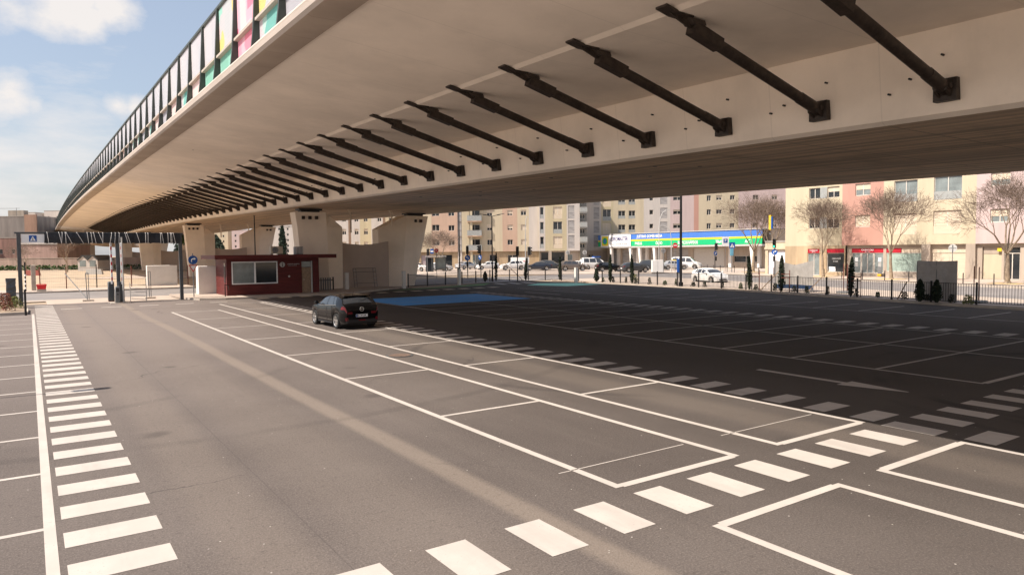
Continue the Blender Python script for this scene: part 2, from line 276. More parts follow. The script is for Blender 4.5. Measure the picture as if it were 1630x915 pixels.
def flat(poly, z): return MB().add([(x, y, z) for x, y in poly], [tuple(range(len(poly)))])
def slab(mb, poly, z0, z1):
    n = len(poly); mb.loft([[(x, y, z) for x, y in poly] for z in (z0, z1)], True, False); mb.add([(x, y, z1) for x, y in poly], [tuple(range(n))]); return mb
CA, SA = math.cos(YAW), math.sin(YAW)
def lat(u, d): return (u*CA + d*SA, -u*SA + d*CA)      # street grid turned 34 degrees: u across, d along

# ------------------------------------------------------------------ the setting: ground, roads, pavements, markings
struct('ground', flat([(-3000, -3000), (3000, -3000), (3000, 3000), (-3000, 3000)], -.06), m_earth)
FENCE_R = [(41.0, 2.0), (41.3, 12.0), (41.7, 18.0), (42.6, 22.5), (43.8, 27.5), (45.0, 33.5), (45.8, 42.0), (46.3, 49.0), (46.2, 54.0)]
FENCE_B = [(29.0, 57.7), (34.5, 59.7), (39.4, 62.2), (44.6, 62.6)]
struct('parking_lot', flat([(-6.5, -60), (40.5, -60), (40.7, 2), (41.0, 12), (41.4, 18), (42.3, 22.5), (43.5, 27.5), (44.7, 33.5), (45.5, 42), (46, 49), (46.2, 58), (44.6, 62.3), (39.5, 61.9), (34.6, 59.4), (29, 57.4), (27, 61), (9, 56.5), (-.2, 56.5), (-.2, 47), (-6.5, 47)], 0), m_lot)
struct('bounce_apron', flat([(-45, -70), (42, -70), (40.4, -6), (-6.4, -6), (-6.4, 46.8), (-45, 46.8)], .004), mat('bounce_concrete', (.50, .455, .41), .85, var=.15, scale=.3))  # unseen pale ground, added to bounce light onto the deck underside and piers
struct('back_road', flat([(-220, 61.3), (28, 61.3), (46, 63.2), (62, 64), (78, 64.5), (78, 75), (60, 76), (-220, 73.5)], -.004), m_road)
struct('street', flat([(25, -45), (41.5, -3), (47.6, 16), (51, 26), (54.7, 37), (58.6, 49), (62, 64), (76, 64), (69.7, 49), (65.4, 33), (62, 21.5), (56, 0), (43, -45)], -.002), m_road)
mb = MB(); slab(mb, [(9.3, 55.0), (9.9, 53.4), (11.5, 52.9), (20.5, 52.9), (25.5, 56.6), (28.5, 58.2), (27, 61.0), (9.0, 60.9)], -.02, .12)
slab(mb, [(-30, 73.6), (31, 73.6), (31, 79.0), (-30, 79.0)], -.02, .12)
slab(mb, [(-30, 59.6), (9, 59.6), (9, 61.2), (-30, 61.2)], -.02, .02)
slab(mb, [(.9, 55.6), (8.9, 55.6), (8.9, 59.6), (.9, 59.6)], -.02, .015)
slab(mb, [(47.9, 17), (51.1, 26), (54.6, 37), (58.3, 49), (60.6, 61), (47.2, 61.5), (47.0, 49), (46.4, 42), (45.7, 33.5), (44.5, 27.5), (43.2, 22.5), (42.4, 18), (42, 12), (46.3, 12)], -.02, .10)
slab(mb, [(56.3, 0), (62.3, 21.5), (65.7, 33), (70, 49), (76.3, 64), (76.3, 66), (135, 66), (135, 0)], -.02, .13)
slab(mb, [lat(-40, 97), lat(40, 97), lat(60, 97), lat(60, 160), lat(-60, 160), lat(-60, 97)], -.02, .06)
struct('pavement', mb, m_pave)
mb = MB()
def kerb(pts, w=.16, z=.125):
    for a, b in zip(pts, pts[1:]): mb.bar((*a, z/2-.01), (*b, z/2-.01), w, z+.02)
kerb([(9.3, 55.0), (9.9, 53.35), (11.5, 52.85), (20.6, 52.85), (25.6, 56.5)]); kerb([(47.9, 17), (51.1, 26), (54.6, 37), (58.3, 49), (60.6, 61)], .2, .115)
kerb([(62.2, 21.5), (65.6, 33), (69.9, 49), (76.2, 64)], .2, .145); kerb([(-30, 73.5), (31, 73.5)], .2, .135); kerb(FENCE_R[1:], .14, .10); kerb([(-30, 47.0), (-.2, 47.0), (-.2, 50.5)], .15, .16)
struct('kerb', mb, m_kerb)
mb = MB(); slab(mb, [(41.2, 2), (41.4, 12), (41.8, 18), (42.7, 22.5), (43.9, 27.5), (45.1, 33.5), (45.9, 42), (46.4, 49), (46.3, 55), (47.3, 55), (47.1, 49), (46.5, 42), (45.8, 33.5), (44.6, 27.5), (43.3, 22.5), (42.5, 18), (42.1, 12), (42, 2)], -.02, .09)
slab(mb, [(-30, 47.1), (-.3, 47.1), (-.3, 52.5), (-30, 52.5)], -.02, .16); struct('planting_bed', mb, m_soil)
struct('sandy_lot', flat([(-60, 79.1), (-60, 79.2), (16, 79.1), (26, 120), (10, 175), (-70, 175)], -.03), m_sand)
Z1 = .004
def rect(mb, x0, x1, y0, y1, z=Z1): mb.add([(x0, y0, z), (x1, y0, z), (x1, y1, z), (x0, y1, z)], [(0, 1, 2, 3)])
mb = MB(); w = .065; rows1 = [7.0+5.09*k for k in range(8)]; ye1 = 43.4
for x0, x1, yend in ((6.5, 8.96, 43.3), (10.05, 12.56, 48.2)):
    for x in (x0, x1): rect(mb, x-w, x+w, 6.98, yend); rect(mb, x-w, x+w, -20, 5.36)
    rect(mb, x0+w, x1-w, 6.95, 7.09); rect(mb, x0+w, x1-w, 5.25, 5.39)
    y = 7.02+5.07
    while y < yend-.5: rect(mb, x0+w, x1-w, y-.05, y+.05); y += 5.09
    rect(mb, x0+w, x1-w, yend-.1, yend)
    for k in range(1, 5): rect(mb, x0+w, x1-w, 5.3-5.07*k, 5.4-5.07*k)
    rect(mb, x0-.3, x1-.15, 7.92, 7.945)
rect(mb, -.16+.19, .15, -20, 47.2)
for k in range(-6, 15): rect(mb, -5.2, .03, 9.78+2.56*k, 9.88+2.56*k)
rect(mb, 18.35, 18.47, 7.36, 46.2); rect(mb, 23.37, 23.48, 7.36, 46.2); rect(mb, 28.35, 28.46, 7.36, 46.2); rect(mb, 18.47, 28.3, 7.30, 7.44)
for k in range(1, 13): rect(mb, 18.47, 28.3, 7.42+2.525*k-.05, 7.42+2.525*k+.05)
rect(mb, 34.95, 35.06, 7, 50)
for k in range(17): rect(mb, 35.06, 39.6, 9.6+2.56*k-.05, 9.6+2.56*k+.05)
rect(mb, 15.86, 16.06, 9.3, 11.78); mb.add([(15.62, 9.35, Z1), (16.28, 9.35, Z1), (16.06, 7.9, Z1), (16.0, 7.9, Z1)], [(0, 3, 2, 1)])
rect(mb, 32.2, 32.4, 41, 45.5)
for k in range(5): rect(mb, 1.5+2.1*k, 2.6+2.1*k, 50.15, 50.45)
for x in (48, 52, 56): rect(mb, x-30, x-27.5, 67.1, 67.25, .003)
for k in range(14):
    y = 12+4.2*k; x = 52.2+.29*(y-16); mb.add([(x, y, .004), (x+.16, y, .004), (x+.16+.6, y+2.1, .004), (x+.6, y+2.1, .004)], [(0, 1, 2, 3)])
mb.add([(48.3, 16, .004), (48.5, 16, .004), (59.9, 52, .004), (59.7, 52, .004)], [(0, 1, 2, 3)])
for k in range(10): rect(mb, -28+7*k, -25+7*k, 67.2, 67.35, .003)
for k in range(7): rect(mb, 45+1.3*k, 45.6+1.3*k, 64.6, 68.6, .003)
struct('parking_line', mb, m_white)
mb = MB()
for k in range(-8, 46): rect(mb, .215, 1.185, 8.03+1.024*k, 8.54+1.024*k)
for k in range(-8, 16):
    if abs(6.48+1.024*k - 12.62) > .3: rect(mb, 6.48+1.024*k, 6.98+1.024*k, 5.78, 6.70)
    else: rect(mb, 6.48+1.024*k, 6.98+1.024*k, 5.78, 6.70)
for k in range(0, 43): rect(mb, 12.79, 13.72, 6.92+.985*k, 7.40+.985*k)
for k in range(-8, 0): rect(mb, 12.79, 13.72, 5.9-.985*(-k), 6.38-.985*(-k))
for k in range(0, 39): rect(mb, 28.85, 29.9, 8.75+1.03*k, 9.25+1.03*k)
struct('crosswalk_stripe', mb, m_white)
mb = MB()
for k in range(14): rect(mb, 13.4+1.6*k, 14.3+1.6*k, 51.7+.12*k, 52.7+.12*k)
struct('cream_crossing', mb, m_cream)
mb = MB(); rect(mb, 18.6, 28.2, 38.9, 46.2, .0065); o = struct('blue_disabled_bay', mb, m_blue)
mb = MB()
for k in range(3): rect(mb, 18.7, 28.1, 41.3+2.5*k, 41.38+2.5*k, .010)
struct('bay_line', mb, m_white)
struct('dark_green_strip', flat([(24.5, 54.6), (36, 57.5), (39, 61.0), (34.8, 59.0), (27, 56.2)], .005), m_dkgreen)
struct('green_patch', flat([(40.5, 50.4), (45.4, 51.0), (45.3, 54.6), (42.2, 57.2), (39.0, 54.6)], .005), m_green)
mb = MB()
for k in range(3): x = 38.2+1.7*k; mb.add([(x, 57.5, .005), (x+.6, 57.5, .005), (x+1.3, 60.5, .005), (x+.7, 60.5, .005)], [(0, 1, 2, 3)])
struct('crossing_bar', mb, m_white)

# ------------------------------------------------------------------ the bridge
def br_r(y):                               # rise of the deck along its length
    if y < 90: return .015*(y-60)
    if y < 150: t = y-90; return .45 + .015*t - .000125*t*t
    return .9 - .003*max(0, y-330)
def br_s(y):                               # sideways drift: gentle bend to the right far off
    return 0.0 if y < 150 else (y-150)**2/12000 + max(0, y-330)**2/900
BZ = 7.10
def P(x, dz, y): return (x + br_s(y), y, BZ + br_r(y) + dz)
ys = [-60+5*k for k in range(0, 105)]
bridge = thing('road_bridge', 'long pale concrete road viaduct on diagonal dark steel struts crossing over the car park', 'bridge', (26, 60, 0))
BI = Matrix.Translation((-26, -60, 0))
def bpart(mb, name, m, smooth=None, parent=None):
    o = mb.build(name, m, parent or bridge, smooth); o.matrix_parent_inverse = Matrix.Identity(4)
    if parent is None: o.location = (-26, -60, 0)
    return o
sec_c = [(6.07, 2.80), (5.99, 2.88), (5.97, 3.0), (6.02, 3.03), (6.0, 3.10), (6.06, 3.2), (6.16, 3.24), (6.7, 3.24), (6.7, 3.5), (7.0, 3.5), (7.0, 2.84)]
mb = MB(); mb.loft([[P(x, z, y) for x, z in sec_c] for y in ys], False); bpart(mb, 'edge_beam', m_conc_fascia, 35)
mb = MB(); mb.loft([[P(x, z, y) for x, z in [(6.07, 2.80), (6.2, 2.765), (6.93, 2.775), (7.0, 2.84)]] for y in ys], False); bpart(mb, 'edge_beam_underside', m_conc_raw, 35)
sec_d = [(6.98, 2.86), (9.38, 2.59), (12.2, 2.30), (12.36, 2.22), (18.05, 2.08), (18.28, .10), (18.45, 0.0)]
sec_d2 = [(18.45, 0.0), (34.9, 0.0)]
sec_d3 = [(34.9, 0.0), (35.05, .1), (35.3, 2.08), (36.5, 2.4), (37.3, 2.75), (37.7, 2.8), (37.7, 3.9), (37.4, 3.9), (37.4, 3.12), (7.02, 3.12)]
mb = MB(); mb.loft([[P(x, z, y) for x, z in sec_d] for y in ys], False); mb.loft([[P(x, z, y) for x, z in sec_d3] for y in ys], False); bpart(mb, 'girder', m_conc, 12)
mb = MB(); mb.loft([[P(x, z, y) for x, z in sec_d2] for y in ys], False); bpart(mb, 'girder_soffit', m_soffit)
rnd = random.Random(4)
hole = MB().tube((-.1, 0, 0), (.1, 0, 0), .028, .028, 8).build('tie_hole', m_black, bridge); vent = MB().tube((0, 0, -.012), (0, 0, .1), .09, .09, 10).build('drain_hole', m_black, bridge)
def again(o, loc): q = o.copy(); C.objects.link(q); q.parent = bridge; q.location = (loc[0]-26, loc[1]-60, loc[2]); return q
hole.location = (P(18.12, 1.3, 5)[0]-26, 5-60, P(0, 1.3, 5)[2]); vent.location = (22-26, 19-60, P(0, 0, 19)[2])
for k in range(22):
    y = 4+3.25*k
    for dy, z in ((.9, 1.35), (1.9, .95), (2.4, .7)): zz = z+rnd.uniform(-.05, .1); again(hole, P(18.05+.23*(2.08-zz)/1.98, zz, y+dy+rnd.uniform(-.2, .2)))
for k in range(9): again(vent, P(rnd.uniform(19.5, 24), 0, 20+3.1*k))
for y in (47, 76): again(vent, P(8.6, 2.69, y))
# raking struts: each tube a part, its two brackets sub-parts
def strut_meshes():
    a, b = Vector((18.1, 0, .62)), Vector((13.0, 0, 1.98)); d = (b-a).normalized()
    m1 = MB(); m1.tube(a + d*.25, b - d*.1, .140, .140, 14); m1.tube(a + d*.22, a + d*.95, .155, .155, 14); m1.bar(tuple(b - d*.95), tuple(b + d*.06), .285, .275); m1.tube(a + d*.02, a + d*.24, .17, .165, 14)
    m2 = MB(); m2.box(18.03, 18.24, -.26, .26, .34, .86)
    for s in (-1, 1): m2.prism([(18.1, .38), (18.1, .84), (17.93, .84), (17.78, .70), (17.80, .55)], 1, s*.12-.03, s*.12+.03)
    m2.tube((17.93, -.2, .66), (17.93, .2, .66), .07, .07, 10)
    m3 = MB(); m3.prism([(12.95, 2.205), (12.3, 2.23), (12.05, 2.28), (12.4, 2.13), (12.9, 1.96), (13.1, 1.98), (13.2, 2.195)], 1, -.025, .025); m3.prism([(11.95, 2.32), (12.36, 2.235), (12.85, 2.215), (12.85, 2.17), (12.36, 2.185), (11.95, 2.275)], 1, -.17, .17)
    m3.prism([(12.72, 2.165), (13.25, 2.165), (13.3, 2.06), (12.9, 2.04)], 1, -.15, .15)
    return m1, m2, m3
m1, m2, m3 = strut_meshes(); st = m1.build('strut', m_steel, bridge, 40); m2.build('foot_bracket', m_steel, st); m3.build('head_plate', m_steel, st)
for k in range(-2, 62):
    y = 8.19+3.262*k; o = st if k == -2 else copy_tree(st, bridge); o.location = (br_s(y)-26, y-60, BZ+br_r(y)); o.rotation_euler = (0, 0, 0)
# noise barrier on the near edge: fins, top rail, short rails and printed panels
fin = MB(); fin.prism([(6.30, 3.24), (6.64, 3.24), (6.64, 6.3), (6.53, 6.3), (6.47, 5.2), (6.40, 4.0)], 1, -.06, .06)
f0 = fin.build('barrier_fin', m_fin, bridge); SP = 2.9; Y0 = 30.27
trail = MB(); trail.loft([[P(6.54, 6.28, y), P(6.68, 6.28, y), P(6.68, 6.38, y), P(6.54, 6.38, y)] for y in ys], True, True); bpart(trail, 'top_rail', m_fin)
pan_low = [print_panel("print_mint", [(.42, .72, .62), (.46, .75, .67), (.66, .78, .74), (.36, .66, .56)], 1), print_panel("print_pink", [(.88, .42, .52), (.85, .10, .25), (.90, .62, .68), (.9, .5, .6)], 2), print_panel("print_teal", [(.30, .62, .58), (.52, .50, .66), (.62, .78, .74), (.75, .70, .72)], 3), print_panel("print_rose", [(.88, .66, .66), (.82, .30, .30), (.86, .74, .72), (.8, .7, .45)], 4), print_panel("print_grey", [(.66, .68, .70), (.60, .60, .64), (.72, .70, .70)], 5)]
pan_up = [print_panel("film_white", [(.66, .66, .70), (.68, .68, .70), (.64, .65, .69), (.67, .66, .70), (.64, .65, .68), (.66, .67, .71), (.69, .67, .68), (.63, .65, .69), (.82, .70, .18), (.70, .70, .70), (.66, .66, .70), (.65, .66, .70), (.68, .68, .71)], 6), print_panel("film_clear", [(.66, .67, .71), (.69, .68, .70), (.64, .65, .69)], 7), print_panel("film_pink", [(.86, .36, .48), (.88, .60, .68), (.75, .74, .74), (.85, .2, .35)], 8), print_panel("film_mint", [(.45, .74, .66), (.80, .68, .68), (.66, .68, .70), (.68, .68, .70), (.80, .72, .35)], 9)]
def panel_mb(z0, z1): return MB().box(6.61, 6.64, .075, SP-.075, z0, z1)
seq = {-3: (4, 1), -2: (4, 1), -1: (2, 3), 0: (1, 2), 1: (0, 3), 2: (0, 0), 3: (3, 0), 4: (2, 0), 5: (3, 0), 6: (4, 1), 7: (3, 1), 8: (2, 1), 9: (4, 1), 10: (2, 1)}
cache = {}
def cached(key, name, mk, m):
    if key not in cache: o = mk().build(name, m, bridge); cache[key] = o; return o
    o = cache[key].copy(); C.objects.link(o); o.parent = bridge; return o
rail_mb = lambda z: MB().box(6.46, 6.72, .075, SP-.075, z-.045, z+.045)
first = True; rnd = random.Random(9)
for k in range(-12, 84):
    y = Y0 + SP*(k-2); o = f0 if first else f0.copy()
    if not first: C.objects.link(o); o.parent = bridge
    first = False; ang = -math.atan(br_s(y+SP)-br_s(y))*.34
    loc = (br_s(y)-26, y-60, BZ+br_r(y)); o.location = loc; o.rotation_euler = (0, 0, ang)
    if k > 45: 
        if k % 2 == 0: continue
    lo, up = seq.get(k, (rnd.choice((2, 3, 4, 4)), 1))
    hs = (0, .42) if k % 2 else (0, .42)
    parts = [cached('r1', 'barrier_rail', lambda: rail_mb(3.56), m_rail), cached('r2', 'barrier_rail', lambda: rail_mb(4.42), m_rail),
             cached(('l', lo), 'printed_panel', lambda: panel_mb(3.62, 4.36), pan_low[lo]), cached(('u', up), 'barrier_panel', lambda: panel_mb(4.48, 6.26), pan_up[up]), cached('b', 'base_panel', lambda: panel_mb(3.26, 3.50), pan_up[1])] if k <= 26 else \
            [cached('r2', 'barrier_rail', lambda: rail_mb(4.42), m_rail), cached(('u', up), 'barrier_panel', lambda: panel_mb(4.48, 6.26), pan_up[up]), cached('d', 'printed_panel', lambda: panel_mb(3.26, 4.36), pan_low[4])]
    for q in parts: q.location = loc; q.rotation_euler = (0, 0, ang)
# piers
def pier(y, dz, kx=1.0, far=1.0):
    h = BZ + br_r(y) - .36; s = br_s(y)
    def X(x): return x + s
    pr = MB(); zt = h
    def ring(z, xl, xc, xr): return [(X(xl), y+.35, z), (X(xc), y, z), (X(xr), y+.45, z), (X(xr), y+1.75, z), (X(xl), y+1.75, z)]
    pr.loft([ring(0, 19.35, 21.5, 22.85), ring(zt-1.25, 18.9, 21.33, 22.9), ring(zt, 18.72, 21.29, 21.36)], True, True)
    a = pr.build('pier', m_pier, bridge); a.location = (-26, -60, 0)
    pr = MB(); yy = y+2.2; 
    def ring2(z, xl, xc, xr): return [(X(xl), yy+.35, z), (X(xc), yy, z), (X(xr), yy+.4, z), (X(xr), yy+1.75, z), (X(xl), yy+1.75, z)]
    pr.loft([ring2(0, 27.2, 29.4, 30.9), ring2(zt-1.3, 27.2, 29.9, 32.2), ring2(zt, 29.75, 29.95, 32.5)], True, True)
    b = pr.build('pier', m_pier, bridge); b.location = (-26, -60, 0)
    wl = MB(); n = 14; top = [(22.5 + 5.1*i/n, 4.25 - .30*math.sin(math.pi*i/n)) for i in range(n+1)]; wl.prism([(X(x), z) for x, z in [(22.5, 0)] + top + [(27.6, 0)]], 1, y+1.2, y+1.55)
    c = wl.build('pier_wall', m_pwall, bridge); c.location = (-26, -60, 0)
    for par, x0, x1, yb in ((a, 19.3, 20.9, y+.5), (b, 30.4, 32.0, yy+.5)):
        be = MB(); be.box(X(x0), X(x1), yb, yb+.9, h-.002, h+.16); be.box(X(x0)-.2, X(x1)+.2, yb-.15, yb+1.0, h+.16, h+.30); be.build('bearing', m_black, par)
        rc = MB()
        for i in range(3): t = .22 + .27*i; xa = X(x0 - .35) + (x1-x0+.4)*t; ya = (yb-.5) + (.35*(1-t) if par is a else .05+.36*(1-t)); rc.bevbox(xa-.13, xa+.13, ya-.12, ya+.25, h-.62, h-.34, .02)
        rc.build('pocket', m_steel, par)
    for x in (23.9, 27.9):
        dp = MB(); dp.path([(X(x), y+1.0, h-.9-(.8 if x < 25 else .2)), (X(x), y+1.0, h-.1), (X(x)-.25, y+1.0, h+.42)], .085, 8); d = dp.build('drainpipe', m_pier, bridge); d.location = (-26, -60, 0)
for y in (59.5, 111, 163, 216): pier(y, 0)

# ------------------------------------------------------------------ kiosk and what stands on it
HALF = math.pi/2
k = thing('information_kiosk', 'small dark red timber kiosk with flat overhanging roof and a round i sign', 'kiosk', (12.1, 55.3, .12))
mb = MB(); D = 3.6
def holes_wall(mb, w, h, holes, y=0.0, dep=.12, x0=0.0, z0=0.0):      # wall face looking to -y with real openings and reveals
    xs = sorted({x0, x0+w, *[v for q in holes for v in (q[0], q[1])]}); zs = sorted({z0, z0+h, *[v for q in holes for v in (q[2], q[3])]})
    for a, b in zip(xs, xs[1:]):
        for c, d in zip(zs, zs[1:]):
            if any(q[0] <= a+1e-6 and b-1e-6 <= q[1] and q[2] <= c+1e-6 and d-1e-6 <= q[3] for q in holes): continue
            mb.quad((a, y, c), (b, y, c), (b, y, d), (a, y, d))
    for a, b, c, d in holes:
        for p, q in (((a, c), (b, c)), ((b, c), (b, d)), ((b, d), (a, d)), ((a, d), (a, c))): mb.quad((p[0], y, p[1]), (q[0], y, q[1]), (q[0], y+dep, q[1]), (p[0], y+dep, p[1]))
holes_wall(mb, 7.0, 2.72, [(.36, 3.74, .82, 2.52), (5.62, 6.52, .0, 2.5)])
mb.quad((0, D, 0), (0, D, 2.72), (7, D, 2.72), (7, D, 0)); mb.quad((7, 0, 0), (7, D, 0), (7, D, 2.72), (7, 0, 2.72)); mb.quad((0, 0, 0), (0, 0, 2.72), (0, D, 2.72), (0, D, 0))
mb.build('wall', m_kiosk, k)
MB().box(-.95, 8.2, -.75, D+.6, 2.725, 3.02).build('roof', m_kiosk, k)
win = MB()
for b in ((.36, 3.74, .82, .90), (.36, 3.74, 2.44, 2.52), (.36, .44, .90, 2.44), (3.66, 3.74, .90, 2.44), (2.0, 2.11, .90, 2.44)): win.box(b[0], b[1], -.03, .08, b[2], b[3])
wn = win.build('window', m_swhite, k); MB().box(.44, 2.0, .04, .06, .9, 2.44).build('pane', m_glass_l, wn); MB().box(2.11, 3.66, .02, .04, .9, 2.44).build('pane', m_glass, wn)
MB().box(.44, 3.66, .5, .54, .9, 1.42).build('counter', m_lgrey, wn)
dr = MB(); dr.box(5.64, 6.50, .07, .11, .02, 2.0); drr = dr.build('door', m_wood, k); MB().box(5.64, 6.5, .065, .10, 2.03, 2.46).build('transom', m_glass_l, drr); MB().box(6.38, 6.46, -.02, .07, .0, 2.5).build('frame', m_lgrey, drr); MB().tube((5.8, .0, 1.05), (5.8, .07, 1.05), .03).build('handle', m_chrome, drr)
sw = MB().box(-.025, .03, .35, .72, .95, 2.45).build('side_window', m_glass, k)
sg = MB().disc((4.12, -.02, 2.25), .20, (0, 1, 0), .03).build('info_sign', m_lgrey, k); text('letter', 'i', .42, (4.12, -.04, 2.235), (HALF, 0, 0), m_black, sg, .004)
text('lettering', 'LOJAS DO ALBERTO', .105, (4.98, -.012, 2.275), (HALF, 0, 0), m_lgrey, k, .004); text('lettering', 'CENTRO DE COMERCIO', .062, (4.9, -.012, 2.16), (HALF, 0, 0), m_lgrey, k, .004)
MB().disc((4.62, -.03, 1.33), .075, (0, 1, 0), .06, 10).build('wall_lamp', m_lgrey, k)
ac = thing('air_conditioner', 'beige air conditioning box with round fan grille on the kiosk roof', 'air conditioner', (16.15, 56.6, 3.14)); MB().bevbox(-.47, .47, -.2, .2, .06, .66, .03).build('casing', mat("beige_casing", (.55, .47, .36), .5, var=.08), ac)
fg = MB(); fg.disc((-.12, -.205, .36), .24, (0, 1, 0), .02)
fan = fg.build('fan_grille', m_grey, ac)
for r in (.09, .16, .22):
    q = MB(); pts = [(-.12+r*math.cos(t*math.pi/8), -.225, .36+r*math.sin(t*math.pi/8)) for t in range(17)]; q.path(pts, .008, 4); q.build('ring', m_lgrey, fan)
for x in (-.35, .35): MB().box(x-.04, x+.04, -.18, .18, 0, .06).build('foot', m_black, ac)
vb = thing('louvre_box', 'grey louvred metal box at the right end of the kiosk roof', 'vent', (17.9, 56.6, 3.14)); MB().bevbox(-.3, .3, -.3, .3, 0, .62, .02).build('casing', m_grey, vb)
for i in range(5): MB().box(-.26+.115*i, -.20+.115*i, -.325, -.295, .05, .57).build('louvre', m_lgrey, vb)
vp = thing('roof_pipe', 'thin bent white vent pipe on the kiosk roof beside the air conditioner', 'pipe', (16.95, 56.5, 3.14)); MB().path([(0, 0, 0), (0, 0, .34), (.05, 0, .40), (.16, 0, .42)], .035, 8).build('pipe', m_white_wall, vp); MB().tube((0, 0, 0), (0, 0, .04), .07).build('flange', m_lgrey, vp)

# ------------------------------------------------------------------ entrance: gantry, tarpaulin, barriers
gz = 4.72
g_ = thing('entrance_gantry', 'grey steel height gantry on three posts across the car park entrance', 'gantry', (4.2, 55, 0))
for x in (-4.68, .82, 4.76): MB().bevbox(x-.11, x+.11, -.11, .11, 0, gz-.08, .012).build('post', m_dkgrey, g_); 
MB().bevbox(-4.9, 4.95, -.09, .09, gz-.085, gz+.03, .01).build('beam', m_dkgrey, g_)
sp = MB().box(-4.55, -3.3, -.05, .02, 4.06, 4.62).build('sign_panel', m_swhite, g_)
MB().box(-4.13, -3.72, -.065, -.05, 4.13, 4.53).build('blue_square', m_sblue, sp); MB().add([(-4.08, -.075, 4.18), (-3.77, -.075, 4.18), (-3.925, -.075, 4.49)], [(0, 1, 2)]).build('triangle', m_swhite, sp)
wk = MB(); wk.disc((-3.925, -.085, 4.36), .022, (0, 1, 0), .006, 10); wk.bar((-3.925, -.085, 4.34), (-3.925, -.085, 4.27), .03, .006, (0, 1, 0)); wk.bar((-3.925, -.085, 4.27), (-3.965, -.085, 4.20), .02, .006, (0, 1, 0)); wk.bar((-3.925, -.085, 4.27), (-3.89, -.085, 4.20), .02, .006, (0, 1, 0)); wk.build('walking_figure', m_black, sp)
tp = thing('tarpaulin', 'black tarpaulin wrapped along the gantry beam and tied with white cord', 'tarpaulin', (5.0, 55, 4.4)); rnd = random.Random(3)
mb = MB(); rg = []
for i in range(61):
    x = -4.1 + 8.02*i/60; j = lambda a: rnd.uniform(-a, a)
    rg.append([(x+j(.02), -.18+j(.03), .33+j(.015)), (x, -.20+j(.04), .12), (x, -.22+j(.05), -.12), (x+j(.03), -.16+j(.03), -.37+j(.03)), (x, .1, -.36), (x, .17, 0), (x, .12, .33)])
mb.loft(rg, True, True); mb.build('sheet', m_tarp, tp, 50)
for x, dx in ((-3.95, .07), (-3.3, .12), (-3.12, -.06), (-2.95, .02), (-2.9, .3), (-2.3, .35), (-1.72, .06), (-1.5, .05), (-1.35, .12), (-1.05, .22), (-.82, -.02), (-.3, -.12), (-.08, -.06), (.15, -.04), (.5, .15), (.6, .2), (1.2, .18), (1.75, -.02), (1.9, -.02), (2.68, 0), (2.76, .1), (3.15, 0), (3.32, .02), (3.38, .03), (3.5, .12)):
    MB().path([(x-.02, -.15, .345), (x, -.245, .3), (x+dx*.6, -.275, -.1), (x+dx, -.225, -.385), (x+dx, .1, -.385)], .016, 5).build('cord', m_cord, tp)
def barrier(x, y, label, h=4.05):
    b = thing('barrier_gate', label, 'barrier', (x, y, 0)); cb = MB(); cb.bevbox(-.19, .19, -.17, .17, .08, 1.42, .05); cb.build('cabinet', m_dkgrey, b, 40); MB().box(-.2, .2, -.18, .18, 0, .08).build('base', m_rust, b)
    MB().bevbox(.0, .12, -.26, -.18, 1.25, h, .012).build('arm', m_swhite, b)
    for i in range(5): MB().box(.012, .108, -.268, -.256, 1.5+.52*i, 1.72+.52*i).build('red_band', m_sred, b)
    return b
barrier(4.6, 55.6, 'raised red and white barrier on slate cabinet left of the gantry middle post'); barrier(5.12, 54.6, 'raised red and white barrier on slate cabinet right of the gantry middle post')
tm = thing('ticket_machine', 'short dark grey ticket machine between the two raised barriers', 'ticket machine', (4.83, 53.9, .02)); MB().bevbox(-.15, .15, -.15, .15, 0, 1.12, .04).build('housing', m_grey, tm, 40); MB().box(-.10, .10, -.165, -.15, .75, 1.0).build('screen', m_glass, tm); MB().box(-.05, .05, -.17, -.15, .55, .62).build('slot', m_black, tm); MB().box(-.45, .75, -.35, 1.9, -.03, .02).build('plinth', m_kerb, tm)
pp = thing('pale_pole', 'slim pale grey pole beside the right barrier arm', 'pole', (5.2, 54.0, 0)); MB().tube((0, 0, .04), (0, 0, 4.4), .055, .05, 10).build('shaft', m_lgrey, pp); MB().tube((0, 0, 0), (0, 0, .04), .12).build('base_plate', m_lgrey, pp); MB().tube((0, 0, 4.4), (0, 0, 4.44), .06).build('cap', m_grey, pp)
wr = thing('wrapped_column', 'ticket column wrapped in crumpled grey plastic beside the left gantry post', 'column', (-.95, 53.3, .14)); mb = MB(); rg = []
for i in range(13):
    z = 1.72*i/12; rg.append([(a*(.24 + rnd.uniform(-.02, .02)), b*(.2 + rnd.uniform(-.025, .025)), z + rnd.uniform(-.01, .01)) for a, b in ((-1, -1), (0, -1.1), (1, -1), (1.05, 0), (1, 1), (0, 1.05), (-1, 1), (-1.08, 0))])
mb.loft(rg, True, True).build('plastic_wrap', mat("grey_plastic_wrap", (.07, .075, .082), .35, var=.4, scale=4, bump=.8, bscale=5), wr); MB().box(-.28, .28, -.24, .24, -.1, .0).build('base', m_kerb, wr); mb = MB(); mb.path([(-.26, -.22, .45), (.26, -.22, .52), (.27, .2, .5)], .03, 6); mb.build('tie', m_black, wr)
def wallblock(x0, x1, y, h, label, th=.9):
    w = thing('concrete_block', label, 'block', ((x0+x1)/2, y, .1)); MB().bevbox(-(x1-x0)/2, (x1-x0)/2, 0, th, 0, h, .03).build('body', m_white_wall, w); MB().box(-(x1-x0)/2+.02, (x1-x0)/2-.02, .02, th-.02, -.1, 0).build('footing', m_kerb, w); return w
wallblock(10.85, 12.6, 59.2, 2.2, 'white rendered block standing just left of the red kiosk'); w2 = wallblock(9.75, 12.55, 79.2, 2.05, 'wide white rendered block across the back road below the viaduct', .6)
